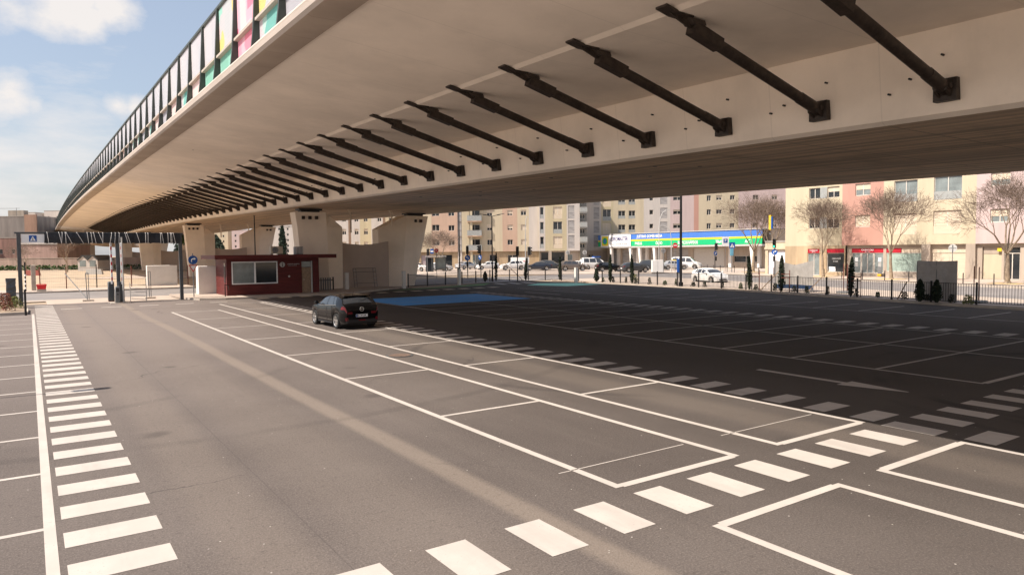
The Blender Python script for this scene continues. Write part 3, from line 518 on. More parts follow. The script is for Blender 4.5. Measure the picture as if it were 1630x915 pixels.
rs = thing('road_sign', 'grey post with a round blue right turn sign above a red triangle', 'sign', (9.88, 55.7, .1)); MB().tube((0, 0, 0), (0, 0, 3.2), .035, .035, 8).build('post', m_grey, rs)
s1 = MB().disc((0, -.05, 2.72), .32, (0, 1, 0), .02).build('turn_right_plate', m_sblue, rs); a = MB(); a.path([(-.10, -.068, 2.55), (-.10, -.068, 2.70), (-.07, -.068, 2.77), (0, -.068, 2.80), (.06, -.068, 2.80)], .032, 6); a.add([(.05, -.072, 2.90), (.05, -.072, 2.70), (.22, -.072, 2.80)], [(0, 2, 1)]); a.build('arrow', m_swhite, s1)
s2 = MB().add([(-.31, -.05, 2.36), (.31, -.05, 2.36), (0, -.05, 1.83), (-.31, -.03, 2.36), (.31, -.03, 2.36), (0, -.03, 1.83)], [(0, 2, 1), (3, 4, 5), (0, 1, 4, 3), (1, 2, 5, 4), (2, 0, 3, 5)]).build('give_way_plate', m_sred, rs); MB().add([(-.21, -.056, 2.30), (.21, -.056, 2.30), (0, -.056, 1.945)], [(0, 2, 1)]).build('white_field', m_swhite, s2)
def bollard(x, y, h, label, m=m_black, grp=None, r=.045):
    b = thing('bollard', label, 'bollard', (x, y, 0), 0, grp); MB().tube((0, 0, 0), (0, 0, h-.05), r, r, 10).build('post', m, b); MB().tube((0, 0, h-.05), (0, 0, h), r*1.2, r*.7, 10).build('cap', m, b); return b
bollard(-.23, 46.4, 1.42, 'tall black post at the corner of the planted bed', r=.055)
hr = thing('handrail', 'short black handrail on the pavement left of the kiosk', 'handrail', (11.75, 54.3, .1)); MB().tube((0, 0, 0), (0, 0, .95), .035).build('post', m_black, hr); MB().path([(0, 0, .93), (.25, .1, .80), (.42, .7, .45)], .025).build('rail', m_black, hr)
cbm = MB()
cb_ = thing('crowd_barrier', 'low grey tubular crowd barrier beside the right barrier gate', 'barrier', (6.15, 55.0, .02)); MB().path([(-.45, 0, 0), (-.45, .1, 1.3)], .022).build('leg', m_lgrey, cb_); MB().path([(.5, -.4, 0), (.5, -.3, 1.55)], .022).build('leg', m_lgrey, cb_)
for i in range(5): MB().path([(-.45, .02+.02*i, .2+.24*i), (.5, -.39+.02*i, .12+.25*i)], .02).build('rail', m_lgrey, cb_)
def fence_foot(x, y, label, slope):
    f = thing('fence_post', label, 'fence post', (x, y, 0)); MB().bevbox(-.35, .35, -.12, .12, 0, .13, .02).build('concrete_foot', m_kerb, f)
    q = MB(); q.path([(-.05, 0, .1), (-.1, 0, 2.0)], .028); q.build('upright', m_grey, f); q = MB(); q.path([(.06, 0, .1), (.05, 0, 2.0), (-.1, 0, 2.0)], .022); q.build('upright', m_grey, f)
    if slope: q = MB(); q.path([(0, 0, .1), (-1.25, 2.0, 1.95)], .03); q.build('brace', m_grey, f)
    return f
fence_foot(3.35, 57.6, 'grey fence upright on a concrete foot with a leaning brace', True); fence_foot(7.3, 57.9, 'grey fence upright on a concrete foot near the right gantry post', False)
rb = thing('red_bucket', 'bright red plastic crate hung at the edge of the sandy lot', 'crate', (.85, 74.6, .30)); bk = MB(); bk.loft([[(a*s*.62, b*s*.4, z*.66) for a, b in ((-.5, -.5), (.5, -.5), (.5, .5), (-.5, .5))] for z, s in ((0, 1.0), (.62, 1.25), (.60, 1.15), (.05, .92))], True, True); bk.build('tub', m_red, rb); q = MB(); q.path([(-.38, 0, .4), (-.2, -.06, .48), (.2, -.06, .48), (.38, 0, .4)], .018); q.build('handle', m_sred, rb); MB().box(-.34, .34, -.22, .22, -.18, 0).build('block', m_kerb, rb)
mf = thing('mesh_fence', 'rusty wire mesh fence along the front of the sandy lot', 'fence', (4, 79.6, 0))
for x in (-3.2, -1.1, 1.4, 4.4, 7.2, 9.6): MB().tube((x, 0, 0), (x, 0, 2.15 if x != 1.4 else 2.35), .045).build('post', m_rust if x != 1.4 else m_steel, mf)
for z in (.25, 1.1, 2.0): MB().path([(-3.2, 0, z), (9.6, 0, z)], .012, 4).build('wire', m_grey, mf)
mfp = MB()
for i in range(86): mfp.tube((-3.2+.15*i, .01, .1), (-3.2+.15*i, .01, 2.05), .0035, .0035, 3, False)
for i in range(13): mfp.tube((-3.2, .01, .1+.16*i), (9.6, .01, .1+.16*i), .0035, .0035, 3, False)
mfp.build('mesh', m_grey, mf)
lp = thing('grey_post', 'pale grey sign post at the far left edge beside the planted bed', 'post', (-1.95, 53.9, .1)); MB().bevbox(-.09, .09, -.09, .09, 0, 4.0, .015).build('shaft', m_lgrey, lp); MB().box(-.18, .18, -.18, .18, -.02, .03).build('base_plate', m_grey, lp)
dp = thing('striped_post', 'black and white banded marker post by the sandy lot fence', 'post', (-.3, 76.4, .1)); MB().tube((0, 0, 0), (0, 0, 2.6), .06).build('shaft', m_black, dp)
for i in range(4): MB().tube((0, 0, .2+.38*i), (0, 0, .36+.38*i), .068).build('white_band', m_swhite, dp)
gp = thing('concrete_post', 'pale square concrete post beside the red crate', 'post', (.30, 77.0, .1)); MB().bevbox(-.18, .18, -.15, .15, 0, 2.3, .03).build('shaft', m_kerb, gp); MB().bevbox(-.24, .24, -.2, .2, -.1, .0, .02).build('foot', m_kerb, gp)
for x, y, lb in ((22.45, 58.0, 'white square gate post beside the left bridge pier'), (27.55, 57.45, 'white square gate post in front of the right bridge pier'), (34.45, 59.55, 'white square gate post in the back railing by the tall lamp'), (45.35, 55.0, 'white square gate post beside the light green patch')):
    b = thing('gate_post', lb, 'post', (x, y, 0)); MB().bevbox(-.14, .14, -.14, .14, 0, 1.52, .015).build('shaft', m_white_wall, b); MB().box(-.15, .15, -.15, .15, 1.522, 1.56).build('cap', m_lgrey, b)
lg = thing('metal_gate', 'small grey upright slat gate between the kiosk and the pier', 'gate', (20.35, 58.2, 0))
for i in range(9): MB().box(-.95+.2*i, -.83+.2*i, -.02, .02, .05, 1.15).build('slat', m_grey, lg)
MB().box(-1.0, .95, .02, .06, .9, .98).build('rail', m_dkgrey, lg); MB().bevbox(.92, 1.02, -.05, .05, 0, 1.2, .01).build('post', m_black, lg)
rk = thing('steel_rack', 'grey ladder frame rack leaning against the wall between the bridge piers', 'rack', (25.1, 60.25, 0))
for x in (-.95, .95):
    for dx in (-.13, .13): MB().path([(x+dx, -.15, 0), (x+dx, .25, 1.85)], .022).build('upright', m_grey, rk)
    for i in range(5): MB().path([(x-.13, -.12+.08*i, .2+.36*i), (x+.13, -.12+.08*i, .2+.36*i)], .018).build('rung', m_lgrey, rk)
for z in (.5, 1.5, 1.83): MB().path([(-1.08, -.15+.21*z, z), (1.08, -.15+.21*z, z)], .022).build('rail', m_grey, rk)

# ------------------------------------------------------------------ cars
def interp(pts, x):
    if x <= pts[0][0]: return pts[0][1]
    for (a, b), (c, d) in zip(pts, pts[1:]):
        if x <= c: return b + (d-b)*(x-a)/(c-a)
    return pts[-1][1]
CARS = {
 'hatch': dict(L=4.06, W=1.76, top=[(0, .78), (.03, .95), (.10, 1.03), (.18, 1.08), (.36, 1.24), (.48, 1.325), (.62, 1.365), (.9, 1.41), (1.4, 1.44), (1.9, 1.425), (2.3, 1.345), (2.7, 1.15), (3.02, .99), (3.3, .94), (3.7, .86), (3.92, .74), (4.02, .58), (4.06, .45)], belt=[(0, .97), (.8, 1.0), (1.6, .96), (3, .90)], wh=(.78, 3.32), r=.325, rw=(.20, .47), ws=(2.38, 2.98), sw=[(.74, .98, .95, 1.2), (1.04, 1.72, 1.26, 1.74), (1.80, 2.78, 1.82, 2.36)]),
 'suv': dict(L=4.45, W=1.84, top=[(0, .85), (.05, 1.08), (.14, 1.16), (.3, 1.35), (.55, 1.52), (.9, 1.60), (1.6, 1.63), (2.2, 1.60), (2.55, 1.50), (2.95, 1.25), (3.25, 1.08), (3.7, 1.02), (4.1, .94), (4.32, .8), (4.42, .62), (4.45, .5)], belt=[(0, 1.08), (3.2, 1.02)], wh=(.86, 3.58), r=.36, rw=(.2, .52), ws=(2.62, 3.2), sw=[(.55, .95, .85, 1.25), (1.05, 1.85, 1.3, 1.86), (1.93, 3.0, 1.95, 2.6)]),
 'sedan': dict(L=4.65, W=1.80, top=[(0, .75), (.05, .98), (.3, 1.04), (.62, 1.07), (.95, 1.25), (1.25, 1.39), (1.8, 1.44), (2.3, 1.43), (2.7, 1.34), (3.1, 1.12), (3.4, .98), (3.9, .91), (4.3, .82), (4.55, .68), (4.65, .48)], belt=[(0, .96), (3.3, .92)], wh=(.95, 3.72), r=.33, rw=(.68, 1.15), ws=(2.78, 3.34), sw=[(.98, 1.25, 1.2, 1.4), (1.32, 2.0, 1.46, 2.0), (2.07, 3.1, 2.09, 2.7)]),
 'van': dict(L=4.9, W=1.92, top=[(0, .9), (.04, 1.75), (.15, 1.90), (.5, 1.96), (2.6, 1.97), (3.1, 1.9), (3.6, 1.55), (3.95, 1.2), (4.4, 1.06), (4.75, .86), (4.87, .65), (4.9, .5)], belt=[(0, 1.12), (4, 1.08)], wh=(.9, 3.95), r=.35, rw=(.035, .13), ws=(3.14, 3.9), sw=[(.25, 1.2, .3, 1.2), (1.3, 2.4, 1.3, 2.4), (2.5, 3.75, 2.5, 3.2)]),
}
def car(kind, name, label, loc, rz, paint_m, z0=0.0, detail=1, plate=None, group=None):
    K = CARS[kind]; Lc, Wc, Rw = K['L'], K['W'], K['r']; cen = Lc/2
    t = thing(name, label, 'car' if kind != 'van' else 'van', (loc[0], loc[1], z0), rz, group)
    wpts = [(0, .76), (.04, .83), (.10, .895), (.25, .955), (.7, 1.0), (Lc-1.1, 1.0), (Lc-.55, .965), (Lc-.25, .88), (Lc-.06, .70), (Lc, .58)]
    def arch(x):
        z = .20 + .05*max(0, (.25-x)/.25) + .05*max(0, (x-Lc+.3)/.3)
        for xw in K['wh']:
            d = abs(x-xw); ra = Rw+.06
            if d < ra: z = max(z, Rw*.95 + math.sqrt(ra*ra-d*d)*.98)
        return z
    def ring(x):
        w = interp(wpts, x)*Wc/2; zt = interp(K['top'], x); zb = min(interp(K['belt'], x), zt-.035); zl = min(arch(x), zb-.06); g = zt-zb
        pr = (w*.93 - .40*max(0, g-.05), zt-.03-.04*min(1, g/.4))
        p3 = (w*.965, zb)
        return [(w*.93, zl), (w*.985, zl+.30*(zb-zl)), (w, zl+.60*(zb-zl)), p3, ((p3[0]*.5+pr[0]*.5)+.012, (zb+pr[1])/2), pr, (pr[0]*.55, zt-.006), (0, zt+.01)]
    def S(x, tt, sd=1):
        r = ring(x); i = min(6, max(0, int(tt))); f = tt-i; a, b = r[i], r[i+1]; return Vector((x-cen, sd*(a[0]+(b[0]-a[0])*f), a[1]+(b[1]-a[1])*f))
    xs = sorted({0, .03, .06, .12, .18, .25, .35, .45, .55, .7, .85, 1.05, 1.3, 1.55, 1.8, 2.05, 2.3, 2.5, 2.7, 2.9, 3.1, 3.3, 3.5, Lc-.45, Lc-.3, Lc-.2, Lc-.12, Lc-.06, Lc-.02, Lc, *[p[0] for p in K['top']], *[xw + s*(Rw+.06)*q for xw in K['wh'] for s in (-1, 1) for q in (1.005, .995, .93, .8, .6, .35, 0)]})
    xs = [x for x in xs if 0 <= x <= Lc]
    b = MB(); rings = []
    for x in xs: r = ring(x); rings.append([(x-cen, y, z) for y, z in r] + [(x-cen, -y, z) for y, z in reversed(r[:-1])])
    b.loft(rings, False); n = len(rings[0]); b.add(rings[0], [tuple(range(n))]); b.add(rings[-1], [tuple(reversed(range(n)))])
    body = b.build('body', paint_m, t, 38)
    def patch(mb, quad, nx=8, nt=5, sides=(1, -1), off=.006):   # quad: x at low t (a0,a1), x at high t (b0,b1), t0, t1
        a0, a1, b0, b1, t0, t1 = quad
        for sd in sides:
            pts = []
            for j in range(nt+1):
                row = []
                for i in range(nx+1):
                    tt = t0+(t1-t0)*j/nt; f = j/nt; x = (a0+(b0-a0)*f) + ((a1+(b1-a1)*f)-(a0+(b0-a0)*f))*i/nx
                    p = S(x, tt, sd); e = .01; nx_ = (S(min(x+e, Lc), tt, sd)-S(max(0, x-e), tt, sd)).cross(S(x, min(tt+e, 6.999), sd)-S(x, max(tt-e, 0), sd)); nx_.normalize()
                    if nx_.y*sd < 0 and abs(nx_.y) > .2 or (abs(nx_.y) <= .2 and nx_.z < 0): nx_.negate()
                    row.append(p + nx_*off)
                pts.append(row)
            o = len(mb.v); mb.v += [tuple(p) for r in pts for p in r]
            for j in range(nt):
                for i in range(nx):
                    q = (o+j*(nx+1)+i, o+j*(nx+1)+i+1, o+(j+1)*(nx+1)+i+1, o+(j+1)*(nx+1)+i); mb.f.append(q if sd > 0 else tuple(reversed(q))); mb.mi.append(0)
        return mb
    for a0, a1, b0, b1 in K['sw']:
        for sd in (1, -1): patch(MB(), (a0, a1, b0, b1, 3.12, 4.82), sides=(sd,)).build('side_window', m_carglass, t, 60)
    patch(MB(), (K['ws'][1], K['ws'][0], K['ws'][1], K['ws'][0], 5.12, 7), nx=8).build('windscreen', m_carglass, t, 60)
    patch(MB(), (K['rw'][0], K['rw'][1], K['rw'][0], K['rw'][1], 5.1, 7), nx=6).build('rear_window', m_carglass, t, 60)
    # wheels
    u = MB(); u.box(-cen+.25, cen-.3, -Wc*.40, Wc*.40, .18, .55); u.build('underbody', m_black, t)
    for xw in K['wh']:
        for sd in (1, -1):
            yo = sd*(Wc/2-.015); yi = sd*(Wc/2-.22); tw = MB(); rp = [(Rw*.66, yo-sd*.01), (Rw*.80, yo), (Rw*.95, yo-sd*.01), (Rw, yo-sd*.04), (Rw, yi), (Rw*.6, yi)]
            nn = 24; tw.loft([[(xw-cen+r*math.cos(2*math.pi*i/nn), y, Rw+r*math.sin(2*math.pi*i/nn)) for r, y in rp] for i in range(nn+1)], False)
            wheel = tw.build('wheel', m_rubber, t, 40); rm = MB(); c = (xw-cen, yo-sd*.05, Rw)
            rm.disc((c[0], yo-sd*.10, c[2]), Rw*.64, (0, 1, 0), .02, 20); rim0 = rm.build('rim_well', m_black, wheel)
            sk = MB(); nsp = 5
            for i in range(nsp): 
                an = 2*math.pi*i/nsp + .3
                for da in (-.16, .16): sk.bar((c[0]+.04*math.cos(an), yo-sd*.05, c[2]+.04*math.sin(an)), (c[0]+Rw*.63*math.cos(an+da), yo-sd*.035, c[2]+Rw*.63*math.sin(an+da)), .045, .03, (0, 1, 0))
            rr = []; 
            for i in range(nn+1): an = 2*math.pi*i/nn; rr.append([(c[0]+r*math.cos(an), y, c[2]+r*math.sin(an)) for r, y in ((Rw*.60, yo-sd*.08), (Rw*.61, yo-sd*.015), (Rw*.675, yo-sd*.005))])
            sk.loft(rr, False); sk.disc(c, .05, (0, 1, 0), .05, 10); sk.build('rim', m_chrome, wheel)
    # lights, plates, mirrors, trim
    tl = (.004, .27, .004, .20, 2.55, 2.98) if kind != 'van' else (.004, .14, .004, .12, 2.4, 2.98)
    for sd in (1, -1):
        tlm = patch(MB(), tl, 6, 3, (sd,), .012); zb = interp(K['belt'], 0)
        y1, y0 = sd*ring(.0)[3][0]*.985, sd*ring(0)[2][0]*.64; z1 = min(ring(0)[3][1], interp(K['top'], 0))-.01; z0_ = z1-.085
        tlm.box(-cen-.012, -cen+.01, min(y0, y1), max(y0, y1), max(z0_, ring(0)[2][1]+.02), z1); tlm.build('tail_light', m_tail, t)
        patch(MB(), (Lc-.55, Lc-.10, Lc-.50, Lc-.13, 2.3, 3.0), 6, 3, (sd,), .012).build('headlight', m_head, t)
        q = MB(); q.bevbox(cen*0 + (K['ws'][1]-.30-cen)-.07, (K['ws'][1]-.30-cen)+.08, sd*(Wc/2+.10)-.09, sd*(Wc/2+.10)+.09, interp(K['belt'], 2)+.03, interp(K['belt'], 2)+.17, .04); q.bar((K['ws'][1]-.28-cen, sd*(Wc/2-.08), interp(K['belt'], 2)+.03), (K['ws'][1]-.28-cen, sd*(Wc/2+.05), interp(K['belt'], 2)+.07), .05, .03); q.build('mirror', paint_m, t, 40)
        for xd in (K['sw'][1][0]+.12, K['sw'][2][0]+.12):
            if kind != 'van': h = MB(); p = S(xd, 2.62, sd); h.bevbox(p.x-.09, p.x+.09, p.y-.012, p.y+.012, p.z-.015, p.z+.015, .006); h.build('door_handle', paint_m, t)
        dl = MB()
        for xd in (K['sw'][2][0]-.04, K['sw'][2][1]+.02, K['sw'][1][0]+.02 if K['sw'][1][0] > K['wh'][0]+Rw else K['wh'][0]+Rw+.10):
            dl.path([tuple(S(xd, .3+.5*i, sd)+Vector((0, sd*.001, 0))) for i in range(6)], .006, 4)
        dl.build('door_gap', m_black, t); q = MB(); q.path([tuple(S(x, .12, sd)+Vector((0, sd*.002, 0))) for x in [K['wh'][0]+Rw+.12 + (K['wh'][1]-K['wh'][0]-2*Rw-.24)*i/6 for i in range(7)]], .03, 6); q.build('sill_trim', m_black, t)
    pl = MB().box(-cen-.018, -cen-.002, -.26, .26, .52, .635).build('number_plate', m_swhite, t)
    if plate: text('plate_lettering', plate, .10, (-cen-.02, .02, .576), (HALF, 0, -HALF), m_black, pl, .002); MB().box(-cen-.021, -cen-.017, .20, .255, .525, .63).build('blue_band', m_sblue, pl)
    q = MB(); q.bevbox(-cen-.02, -cen+.1, -Wc*.38, Wc*.38, .27, .42, .02); q.build('rear_trim', m_black, t); q = MB(); q.bevbox(cen-.12, cen+.005, -Wc*.24, Wc*.24, .30, .46, .02); q.build('grille', m_black, t)
    MB().box(cen-.02, cen+.012, -.26, .26, .46, .56).build('number_plate', m_swhite, t)
    if detail > 1:
        for sd in (1, -1): MB().box(-cen-.024, -cen+.02, sd*.66-.05, sd*.66+.05, .38, .50).build('reflector', m_tail, t)
        MB().box(-cen-.03, -cen+.02, -.15, .15, .36, .41).build('fog_lamp', m_tail, t)
        q = MB(); pts = [(-cen-.006+.01, .085*math.cos(i*math.pi/8), .845+.085*math.sin(i*math.pi/8)) for i in range(17)]; q.path([(x-.02, y, z) for x, y, z in pts], .010, 5); q.path([(-cen-.016, -.10, .845), (-cen-.016, -.02, .862), (-cen-.016, .02, .828), (-cen-.016, .10, .845)], .009, 5); q.build('emblem', m_chrome, t)
        q = MB(); q.bar(tuple(S(.25, 7)+Vector((0, 0, .012))), tuple(S(.36, 6.6, -1)+Vector((0, -.2, .01))), .02, .012); q.build('wiper', m_black, t)
        q = MB(); a = S(.62, 7); q.prism([(a.x-.17, a.z-.03), (a.x+.1, a.z+.012), (a.x+.1, a.z+.03), (a.x-.17, a.z+.02)], 1, -.58, .58); q.build('roof_spoiler', paint_m, t); q = MB(); q.path([tuple(S(.95, 7)), tuple(S(.86, 7)+Vector((0, 0, .13)))], .008, 5); q.build('aerial', m_black, t)
        for sd in (1, -1): q = MB(); q.path([tuple(S(x, 3.02, sd)+Vector((0, sd*.006, .004))) for x in [.7+.17*i for i in range(13)]], .011, 5); q.build('window_trim', m_chrome, t)
    return t
m_tail = mat("tail_lens", (.13, .006, .010), .15, var=.1, spec=.6); m_head = mat("head_lens", (.55, .56, .58), .1, .3, var=.1)
def cpaint(n, c, met=.0): return mat(n, c, .16, met, var=.02, spec=.7)
c_black = mat("black_car_paint", (.004, .004, .0045), .08, 0, var=.02, spec=.38); c_white = cpaint("white_car_paint", (.70, .69, .67)); c_silver = cpaint("silver_car_paint", (.48, .48, .49), .4); c_grey = cpaint("graphite_car_paint", (.055, .06, .065), .3); c_brown = cpaint("taupe_car_paint", (.14, .115, .10), .3); c_navy = cpaint("navy_car_paint", (.025, .03, .045), .2)
car('hatch', 'parked_car', 'glossy black hatchback seen from behind alone in the open bay', (11.5, 30.2), HALF + R(1.0), c_black, 0, 2, 'BC 39 LM')
car('hatch', 'passing_car', 'white small hatchback driving along the street behind the railing', (54.3, 45.6), R(-104), c_white, 0)
LA = -YAW
for kind, lb, x, y, a, pm in (
 ('sedan', 'white saloon nose on beside the right bridge pier', 53.6, 106.5, R(-62), c_white),
 ('hatch', 'silver hatchback left of the bus shelter', 57.0, 104.6, R(-52), c_silver),
 ('sedan', 'pale saloon parked furthest back left of the white hatchback', 65.6, 110.5, R(10), c_silver),
 ('hatch', 'white hatchback behind the slim lamp post by the yellow pole', 66.4, 104.8, R(165), c_white),
 ('suv', 'white tall car with dark windows behind the black traffic light', 68.3, 99.8, R(155), c_white),
 ('sedan', 'dark navy saloon parked behind the leaning cypress', 69.0, 93.5, R(148), c_navy),
 ('suv', 'dark estate half hidden behind the navy saloon', 72.6, 94.6, R(-40), c_grey),
 ('suv', 'taupe sport utility car broadside behind the railing', 70.9, 86.6, R(-34), c_brown),
 ('sedan', 'white saloon behind the taupe car', 77.5, 93.0, R(-30), c_white),
 ('hatch', 'black hatchback tail to the street left of the grey city car', 72.0, 79.6, R(-26), c_black),
 ('hatch', 'small graphite city car with red tail lights left of the lamp mast', 71.6, 73.7, R(-20), c_grey),
 ('suv', 'grey people carrier by the workshop pillar', 79.8, 78.2, R(-48), c_grey),
 ('hatch', 'silver hatchback before the workshop shutters left of the lamp mast', 85.2, 78.6, R(-36), c_silver),
 ('van', 'white van with blue roof sign behind the black hatchback', 79.5, 91.5, R(-20), c_white),
 ('van', 'white van with yellow side stripe before the workshop shutters', 89.5, 80.0, R(-60), c_white)):
    c = car(kind, 'parked_van' if kind == 'van' else 'parked_car', lb, (x, y), a, pm, .10, 1, None, 'vehicles parked across the street')
    if 'blue roof' in lb: MB().box(-.2, .9, -.7, .7, 1.98, 2.16).build('roof_sign', m_sblue, c)
    if 'yellow side' in lb:
        for sd in (-1, 1): MB().box(-2.3, -1.5, sd*.975-.01, sd*.975+.01, .6, 1.5).build('side_stripe', mat("yellow_decal", (.7, .5, .03), .5, var=.05), c)

# ------------------------------------------------------------------ railings
def along(pts, step, start=0.0):
    out = []; d = start
    L_ = [math.dist(a, b) for a, b in zip(pts, pts[1:])]; tot = sum(L_)
    while d <= tot+1e-6:
        q = d
        for (a, b), l in zip(zip(pts, pts[1:]), L_):
            if q <= l+1e-6: f = q/l; out.append((a[0]+(b[0]-a[0])*f, a[1]+(b[1]-a[1])*f, math.atan2(b[1]-a[1], b[0]-a[0]))); break
            q -= l
        d += step
    return out
def railing(name, label, pts, sp=2.55, h=1.12):
    t = thing(name, label, 'railing', (pts[0][0], pts[0][1], .09)); o = pts[0]
    loc = [(x-o[0], y-o[1]) for x, y in pts]; posts = along(loc, sp)
    po = MB().bevbox(-.042, .042, -.042, .042, 0, h+.10, .006).build('post', m_black, t)
    for i, (x, y, a) in enumerate(posts):
        q = po if i == 0 else po.copy()
        if i: C.objects.link(q); q.parent = t
        q.location = (x, y, 0); q.rotation_euler = (0, 0, a)
    for i, ((x0, y0, a0), (x1, y1, a1)) in enumerate(zip(posts, posts[1:])):
        mb = MB(); mb.bar((x0, y0, h), (x1, y1, h), .035, .03); mb.bar((x0, y0, .12), (x1, y1, .12), .035, .03); n = int(sp/.135)
        for k in range(1, n): f = k/n; x, y = x0+(x1-x0)*f, y0+(y1-y0)*f; mb.tube((x, y, .12), (x, y, h), .0135, .0135, 4, False)
        mb.build('bar_panel', m_black, t)
    return t
railing('metal_railing', 'long low black bar railing along the planting strip beside the street', [(x+.45, y) for x, y in FENCE_R])
railing('metal_railing', 'black bar railing closing the back of the car park behind the green strip', [(28.0, 57.5), (34.5, 59.9), (39.4, 62.3), (46.2, 62.6), (46.9, 55.0)])

# ------------------------------------------------------------------ plants
def leaf_cloud(n, fn, size, rnd):
    mb = MB()
    for _ in range(n):
        p = Vector(fn(rnd)); d = Vector((rnd.gauss(0, 1), rnd.gauss(0, 1), rnd.gauss(0, .8)+.4)).normalized(); a = d.orthogonal().normalized(); a.rotate(Matrix.Rotation(rnd.uniform(0, 6.28), 3, d)); b = d.cross(a); s = size*rnd.uniform(.6, 1.4)
        mb.add([p+a*s, p+b*s*.55, p-a*s, p-b*s*.55], [(0, 1, 2, 3)])
    return mb
def cypress(x, y, h, r, label, lean=0.0, stakes=True, z=.09, m=m_cyp, cat='cypress'):
    rnd = random.Random(int(x*100+y*7)); t = thing('cypress', label, cat, (x, y, z))
    def f(q):
        u = q.random()**.8; zz = .12+u*(h-.12); prof = r*(min(1, .55+2.2*u) * (1-u**2.2)**.7 + .05); an = q.uniform(0, 6.28); rr = prof*q.uniform(.55, 1.08); return (rr*math.cos(an)+lean*u*u, rr*math.sin(an), zz)
    leaf_cloud(int(520+380*h*r*2), f, .055 + .02*r, rnd).build('foliage', m, t)
    core = MB(); core.loft([[(lean*u*u + r*.62*(min(1, .5+2.2*u)*(1-u**2.2)**.7+.04)*math.cos(i*math.pi/4), r*.62*(min(1, .5+2.2*u)*(1-u**2.2)**.7+.04)*math.sin(i*math.pi/4), .05+u*(h-.1)) for i in range(8)] for u in (0, .1, .3, .5, .7, .85, .95, 1)], True, True); core.build('trunk', m, t, 60)
    return t
def stakes(x, y, label, w=.55, h=1.55):
    t = thing('tree_stake', label, 'stake', (x, y, .09))
    for s in (-1, 1): MB().tube((s*w/2*.56, -s*w/2*.83, 0), (s*w/2*.56, -s*w/2*.83, h), .032, .03, 7).build('post', m_rust if s > 0 else m_black, t)
    for z in (h*.66, h*.82): MB().bar((w/2*.56, -w/2*.83, z), (-w/2*.56, w/2*.83, z), .02, .05).build('tie_board', m_rust, t)
for i, (x, y, h, r, ln, lb) in enumerate((
  (39.6, 63.0, 1.15, .24, 0, 'short round topped dark cypress behind the back railing'),
  (41.1, 63.2, 3.1, .16, .05, 'thin dark cypress hard against the tall lamp post'),
  (44.9, 63.1, 2.55, .20, .18, 'leaning dark cypress by the middle traffic light'),
  (47.4, 60.2, 2.6, .20, 0, 'slim dark cypress in front of the taupe car'),
  (46.75, 53.5, 1.35, .27, 0, 'stubby dark cypress right of the gate post'),
  (46.6, 51.3, 2.75, .20, 0, 'tall dark cypress in front of the black hatchback'),
  (46.5, 48.2, 2.75, .20, -.05, 'tall dark cypress before the graphite city car'),
  (45.5, 34.4, 2.6, .20, -.12, 'thin bent cypress tied to a red stake right of the white driving car'),
  (44.9, 31.2, 2.65, .23, .03, 'dark cypress in front of the folded grey sheet'),
  (43.75, 25.3, 2.55, .22, .10, 'dark cypress in front of the red shop sign'),
  (41.95, 20.15, 1.3, .27, 0, 'short clipped cypress before the left side of the flat grey sheet'),
  (41.85, 19.2, 1.3, .27, 0, 'short clipped cypress before the right side of the flat grey sheet'))):
    cypress(x, y, h, r, lb, ln, z=.09 if i > 3 else .02)
stakes(45.7, 34.0, 'pair of red brown stakes beside the bent cypress'); stakes(44.75, 30.8, 'pair of dark stakes beside the cypress at the folded sheet', .6, 1.6); stakes(43.7, 24.95, 'pair of dark stakes beside the cypress at the red shop sign', .6, 1.55)
def plank(p0, p1, label): t = thing('wooden_plank', label, 'plank', (p0[0], p0[1], p0[2])); d = Vector(p1)-Vector(p0); MB().bar((0, 0, 0), tuple(d), .11, .05).build('board', m_wood, t); MB().box(-.12, .12, -.12, .12, -.05, .03).build('footing', m_kerb, t)
plank((45.3, 33.3, .1), (45.9, 31.9, 1.75), 'leaning timber plank right of the bent cypress'); plank((45.6, 29.6, .1), (46.2, 28.3, 1.75), 'leaning timber plank right of the folded sheet'); plank((42.9, 21.9, .1), (43.2, 21.5, 1.2), 'short leaning timber plank left of the flat grey sheet'); plank((44.2, 62.7, .1), (42.8, 63.9, 1.9), 'long leaning timber plank by the back railing')
def shrub(x, y, r, h, m, label, group=None, z=.09):
    rnd = random.Random(int(x*31+y*17)); t = thing('shrub', label, 'shrub', (x, y, z), 0, group)
    def f(q):
        an = q.uniform(0, 6.28); u = q.random(); rr = r*math.sqrt(q.random())*(1-.5*u); return (rr*math.cos(an), rr*math.sin(an), .05+h*u)
    leaf_cloud(int(90+420*r*h*2), f, .05, rnd).build('foliage', m, t); st_ = MB()
    for i in range(5): an = i*1.3; st_.tube((0, 0, 0), (r*.6*math.cos(an), r*.6*math.sin(an), h*.8), .012, .006, 4)
    st_.build('stem', m_bark, t); return t
rnd = random.Random(21)
for i, (x, y, a) in enumerate(along(FENCE_R[2:], 1.75, .6)):
    shrub(x+.8+rnd.uniform(-.15, .15), y+rnd.uniform(-.3, .3), rnd.uniform(.14, .24), rnd.uniform(.3, .6), rnd.choice((m_cyp, m_leaf)), 'small sparse young shrub in the soil strip behind the black railing', 'young shrubs along the railing')
shrub(41.9, 17.6, .32, .5, m_leaf2, 'rounded olive shrub in the soil strip right of the grey sheet')
shrub(51.3, 52.8, .5, .6, m_leaf2, 'low wide bush beside the street left of the driving white car', z=.1)
